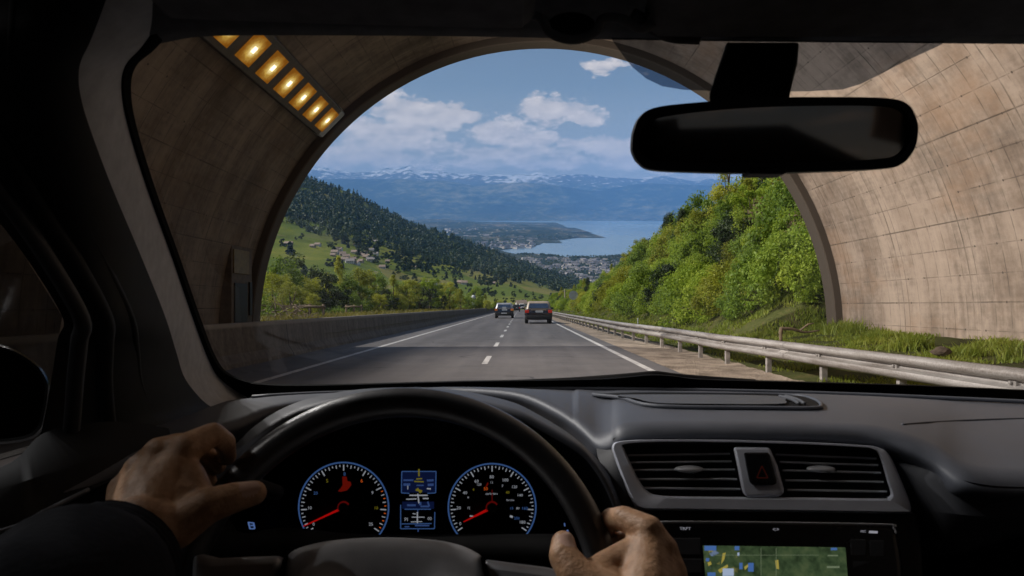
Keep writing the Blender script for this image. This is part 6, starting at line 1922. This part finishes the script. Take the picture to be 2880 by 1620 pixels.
# arms and shoulders inside the jacket join the two hands into one body
armL = [H(180, 1520, .42), Vector((-.32, .22, -.30)), Vector((-.24, -.12, -.22)), Vector((-.05, -.22, -.22))]
armR = [H(1640, 1850, .41), Vector((.16, .20, -.32)), Vector((.13, -.12, -.22)), Vector((-.05, -.22, -.22))]
for A in (armL, armR):
    for (p, q), (ra, rb) in zip(zip(A, A[1:]), ((.030, .036), (.036, .045), (.045, .06))): cone_piece(sk, p, q, ra, rb)
me0 = sk.mesh('person_raw')
tmp = bpy.data.objects.new('person_raw', me0); COL.objects.link(tmp)
rm = tmp.modifiers.new('r', 'REMESH'); rm.mode = 'VOXEL'; rm.voxel_size = .0019; rm.use_smooth_shade = True
sm = tmp.modifiers.new('s', 'SMOOTH'); sm.factor = .5; sm.iterations = 9
dg = bpy.context.evaluated_depsgraph_get(); dg.update()
me = bpy.data.meshes.new_from_object(tmp.evaluated_get(dg)); me.name = 'person'
bpy.data.objects.remove(tmp); bpy.data.meshes.remove(me0)
# thumb nails: faces on the nail plates take the nail material
nails = [(H(630, 1226, .535), Vector((-.12, -.80, .58)), .0088), (H(1428, 1356, .540), Vector((.50, -.75, .42)), .0085)]
mi = np.zeros(len(me.polygons), np.int32)
for p in me.polygons:
    for c, nrm, r in nails:
        if (p.center - c).length < r and p.normal.dot(nrm.normalized()) > .55: mi[p.index] = 1
co_ = np.empty(len(me.vertices) * 3, np.float32); me.vertices.foreach_get('co', co_)
me.materials.clear()
po = link_mesh('person', me, [MATS['skin'], MATS['nail']], smooth=True, base=(-.15, -.25, ROADZ + .3))
me.polygons.foreach_set('material_index', mi); me.update()
tag(po, 'driver in a dark jacket with both bare hands on the steering wheel', 'person')


def sl(pts3, rads, name='sleeve'):
    path = smooth_path(pts3, 7)
    rad = list(np.interp(np.linspace(0, 1, len(path)), np.linspace(0, 1, len(rads)), rads))
    rad = [r * (1 + (.045 * math.sin(k * 1.9) + .03 * math.sin(k * .8 + 1)) * min(1, k / 5)) for k, r in enumerate(rad)]
    d = (path[1] - path[0]).normalized()
    mb = MB(); mb.tube([path[0] + d * .035, path[0] + d * .006] + path, [rad[0] * .82, rad[0] * .90] + rad, 28, cap=False)
    return mb.build(name, MATS['jacket_cloth'], po, smooth=True)


sl([H(306, 1392, .482), H(262, 1440, .462), H(200, 1500, .43), H(60, 1640, .36), Vector((-.32, .22, -.30)), Vector((-.33, .05, -.30)), Vector((-.22, -.16, -.20)), Vector((-.10, -.2, -.16))], [.042, .046, .050, .055, .060, .066, .075, .085])
sl([H(1640, 1760, .44), H(1640, 1840, .415), Vector((.10, .33, -.27)), Vector((.16, .20, -.32)), Vector((.17, .05, -.32)), Vector((.14, -.16, -.20)), Vector((.02, -.2, -.16))], [.042, .046, .052, .058, .064, .075, .085])
mb = MB()
mb.loft([[Vector((-.05 + w * math.cos(a), -.22 + d * math.sin(a), z)) for a in np.linspace(0, 2 * math.pi, 24, endpoint=False)] for z, w, d in ((-.72, .19, .13), (-.55, .19, .13), (-.36, .20, .13), (-.22, .19, .11), (-.14, .12, .08), (-.11, .06, .055))], close=True, cap=True)
mb.build('jacket', MATS['jacket_cloth'], po, smooth=True)
# ================================================================ haze, sky, sun, camera
mh = bpy.data.materials.new('haze_air'); mh.use_nodes = True; t = NT(mh.node_tree)
pv = t.n('ShaderNodeVolumePrincipled', {'Color': (0.22, 0.50, 1.0, 1), 'Density': HAZE_D, 'Anisotropy': 0.0})
t.out(pv, vol=True)
mb = MB(); mb.box((1000, 19000, 1450), (68000, 46000, 2910))
o = mb.build('haze', mh, road=False)
tag(o, kind='stuff')
o['label'] = 'thin blue haze over the lake and mountains'; o['category'] = 'haze'

SAZ, SEL = R_(-89), R_(46)      # left of straight ahead, above the horizon
sun = bpy.data.lights.new('sun', 'SUN'); sun.energy = 5.0; sun.angle = R_(0.53); sun.color = (1.0, 0.93, 0.83)
so = bpy.data.objects.new('sun', sun); COL.objects.link(so)
sv = Vector((math.sin(SAZ) * math.cos(SEL), math.cos(SAZ) * math.cos(SEL), math.sin(SEL)))
so.rotation_euler = sv.to_track_quat('Z', 'Y').to_euler(); so.location = (0, 0, 400)

world = bpy.data.worlds.new('World'); scene.world = world; world.use_nodes = True
t = NT(world.node_tree)
sky = t.n('ShaderNodeTexSky', sky_type='NISHITA', sun_disc=False, sun_elevation=SEL, sun_rotation=SAZ, altitude=600, air_density=1.0, dust_density=0.6, ozone_density=1.4)
dirv = t.coord('Generated')
dx, dy, dz = t.sep(dirv)
up = t.m('MAXIMUM', dz, 0.02)
# cloud layers live on the sky directions: az = x/y, el = z/y for the part ahead
fy = t.m('MAXIMUM', dy, 0.06)
q = t.comb(t.m('DIVIDE', dx, fy), t.m('DIVIDE', dz, fy), 0.0)
def pxdir(x, y):
    d = MR.to_3x3() @ P(x, y, 1.0)
    return d.x / d.y, d.z / d.y
warp = t.n('ShaderNodeTexNoise', {'Vector': t.mapv(q, (1, 1.5, 1)), 'Scale': 13.0, 'Detail': 4.0, 'Roughness': 0.62}).outputs[1]
def density(qv, nz):
    tot = None
    for x, y, rx, ry, wgt in CLOUDS:
        a, e = pxdir(x, y)
        v = t.vm('MULTIPLY', t.vm('SUBTRACT', qv, (a, e, 0)), (FPX / rx, FPX / ry, 0))
        d = t.m('MULTIPLY', t.m('SUBTRACT', 1.0, t.vm('LENGTH', v)), wgt)
        tot = d if tot is None else t.m('MAXIMUM', tot, d)
    return tot
CLOUDS = [(1400, 274, 112, 42, 1.0), (1475, 290, 62, 26, .9), (1345, 266, 56, 26, .8), (1100, 287, 115, 40, 1.0), (1010, 262, 90, 42, .9), (1180, 288, 60, 26, .8), (980, 330, 170, 44, .95), (1260, 338, 110, 36, .9), (1530, 160, 80, 24, .75), (1330, 350, 90, 30, .8),
          (1000, 372, 260, 34, .62), (1270, 385, 200, 34, .62), (1540, 372, 130, 40, .95), (1430, 357, 55, 15, .7), (1620, 395, 220, 36, .62), (900, 400, 260, 28, .62), (1450, 412, 420, 22, .55), (1720, 330, 120, 50, .8), (1760, 420, 200, 30, .8), (1250, 420, 500, 16, .45), (2100, 300, 260, 70, .8), (600, 330, 240, 60, .8)]
w3 = t.vm('MULTIPLY', t.vm('SUBTRACT', warp, (0.5, 0.5, 0.5)), (0.075, 0.045, 0))
qw = t.vm('ADD', q, w3)
n1 = t.noise(t.mapv(q, (1, 2.1, 1)), 24.0, 7, 0.62)
dens = density(qw, n1)
cov = t.ramp(t.m('ADD', t.m('MULTIPLY', dens, 0.85), t.m('MULTIPLY', t.m('SUBTRACT', n1, 0.5), 1.5)), [(0.06, 0.0), (0.17, 0.55), (0.34, 1.0)])
# thin veil low down and a scattered layer elsewhere in the sky
plane = t.comb(t.m('DIVIDE', dx, up), t.m('DIVIDE', dy, up), 0.0)
scat = t.ramp(t.noise(plane, 0.9, 4, 0.6), [(0.52, 0.0), (0.68, 0.8)])
ahead = t.ramp(dy, [(0.5, 1.0), (0.8, 0.0)])
cov = t.m('MAXIMUM', cov, t.m('MULTIPLY', scat, ahead))
veil = t.ramp(dz, [(0.03, 0.50), (0.09, 0.22), (0.17, 0.0)])
n2 = t.noise(t.vm('ADD', t.mapv(q, (1, 2.1, 1)), (0.004, -0.022, 0.0)), 24.0, 4, 0.62)
lit = t.m('ADD', 0.62, t.m('MULTIPLY', t.m('SUBTRACT', n1, n2), 1.5), clamp=True)
ccol = t.mix(lit, CLOUD_LO, CLOUD_HI)
skyc = t.mix(1.0, sky, SKY_TINT, 'MULTIPLY')
col = t.mix(veil, skyc, CLOUD_VEIL)
col = t.mix(t.m('MULTIPLY', cov, 0.88), col, ccol)
bg = t.n('ShaderNodeBackground', {'Color': col, 'Strength': SKY_S})
wo = t.n('ShaderNodeOutputWorld'); t.set(wo.inputs[0], bg)

cam = bpy.data.cameras.new('camera'); cam.lens = 36 * 700 / 1024; cam.sensor_width = 36
cam.shift_x = -8.7 / 1024; cam.shift_y = 18.1 / 1024
cam.clip_start = 0.05; cam.clip_end = 120000
cam.dof.use_dof = True; cam.dof.focus_distance = 45; cam.dof.aperture_fstop = 20
co = bpy.data.objects.new('camera', cam); COL.objects.link(co)
co.matrix_world = MR @ Matrix.Rotation(R_(90), 4, 'X')
scene.camera = co
scene.view_settings.view_transform = 'Standard'; scene.view_settings.look = 'None'
scene.view_settings.exposure = EXPOSURE; scene.view_settings.gamma = 1.0
scene.render.engine = 'CYCLES'
cy = scene.cycles
cy.use_denoising = True
try:
    cy.denoiser = 'OPENIMAGEDENOISE'
except Exception:
    pass
cy.max_bounces = 6; cy.diffuse_bounces = 3; cy.glossy_bounces = 3; cy.transparent_max_bounces = 12; cy.volume_bounces = 1; cy.transmission_bounces = 3
cy.sample_clamp_indirect = 4.0
cy.use_light_tree = True
cy.blur_glossy = 0.6
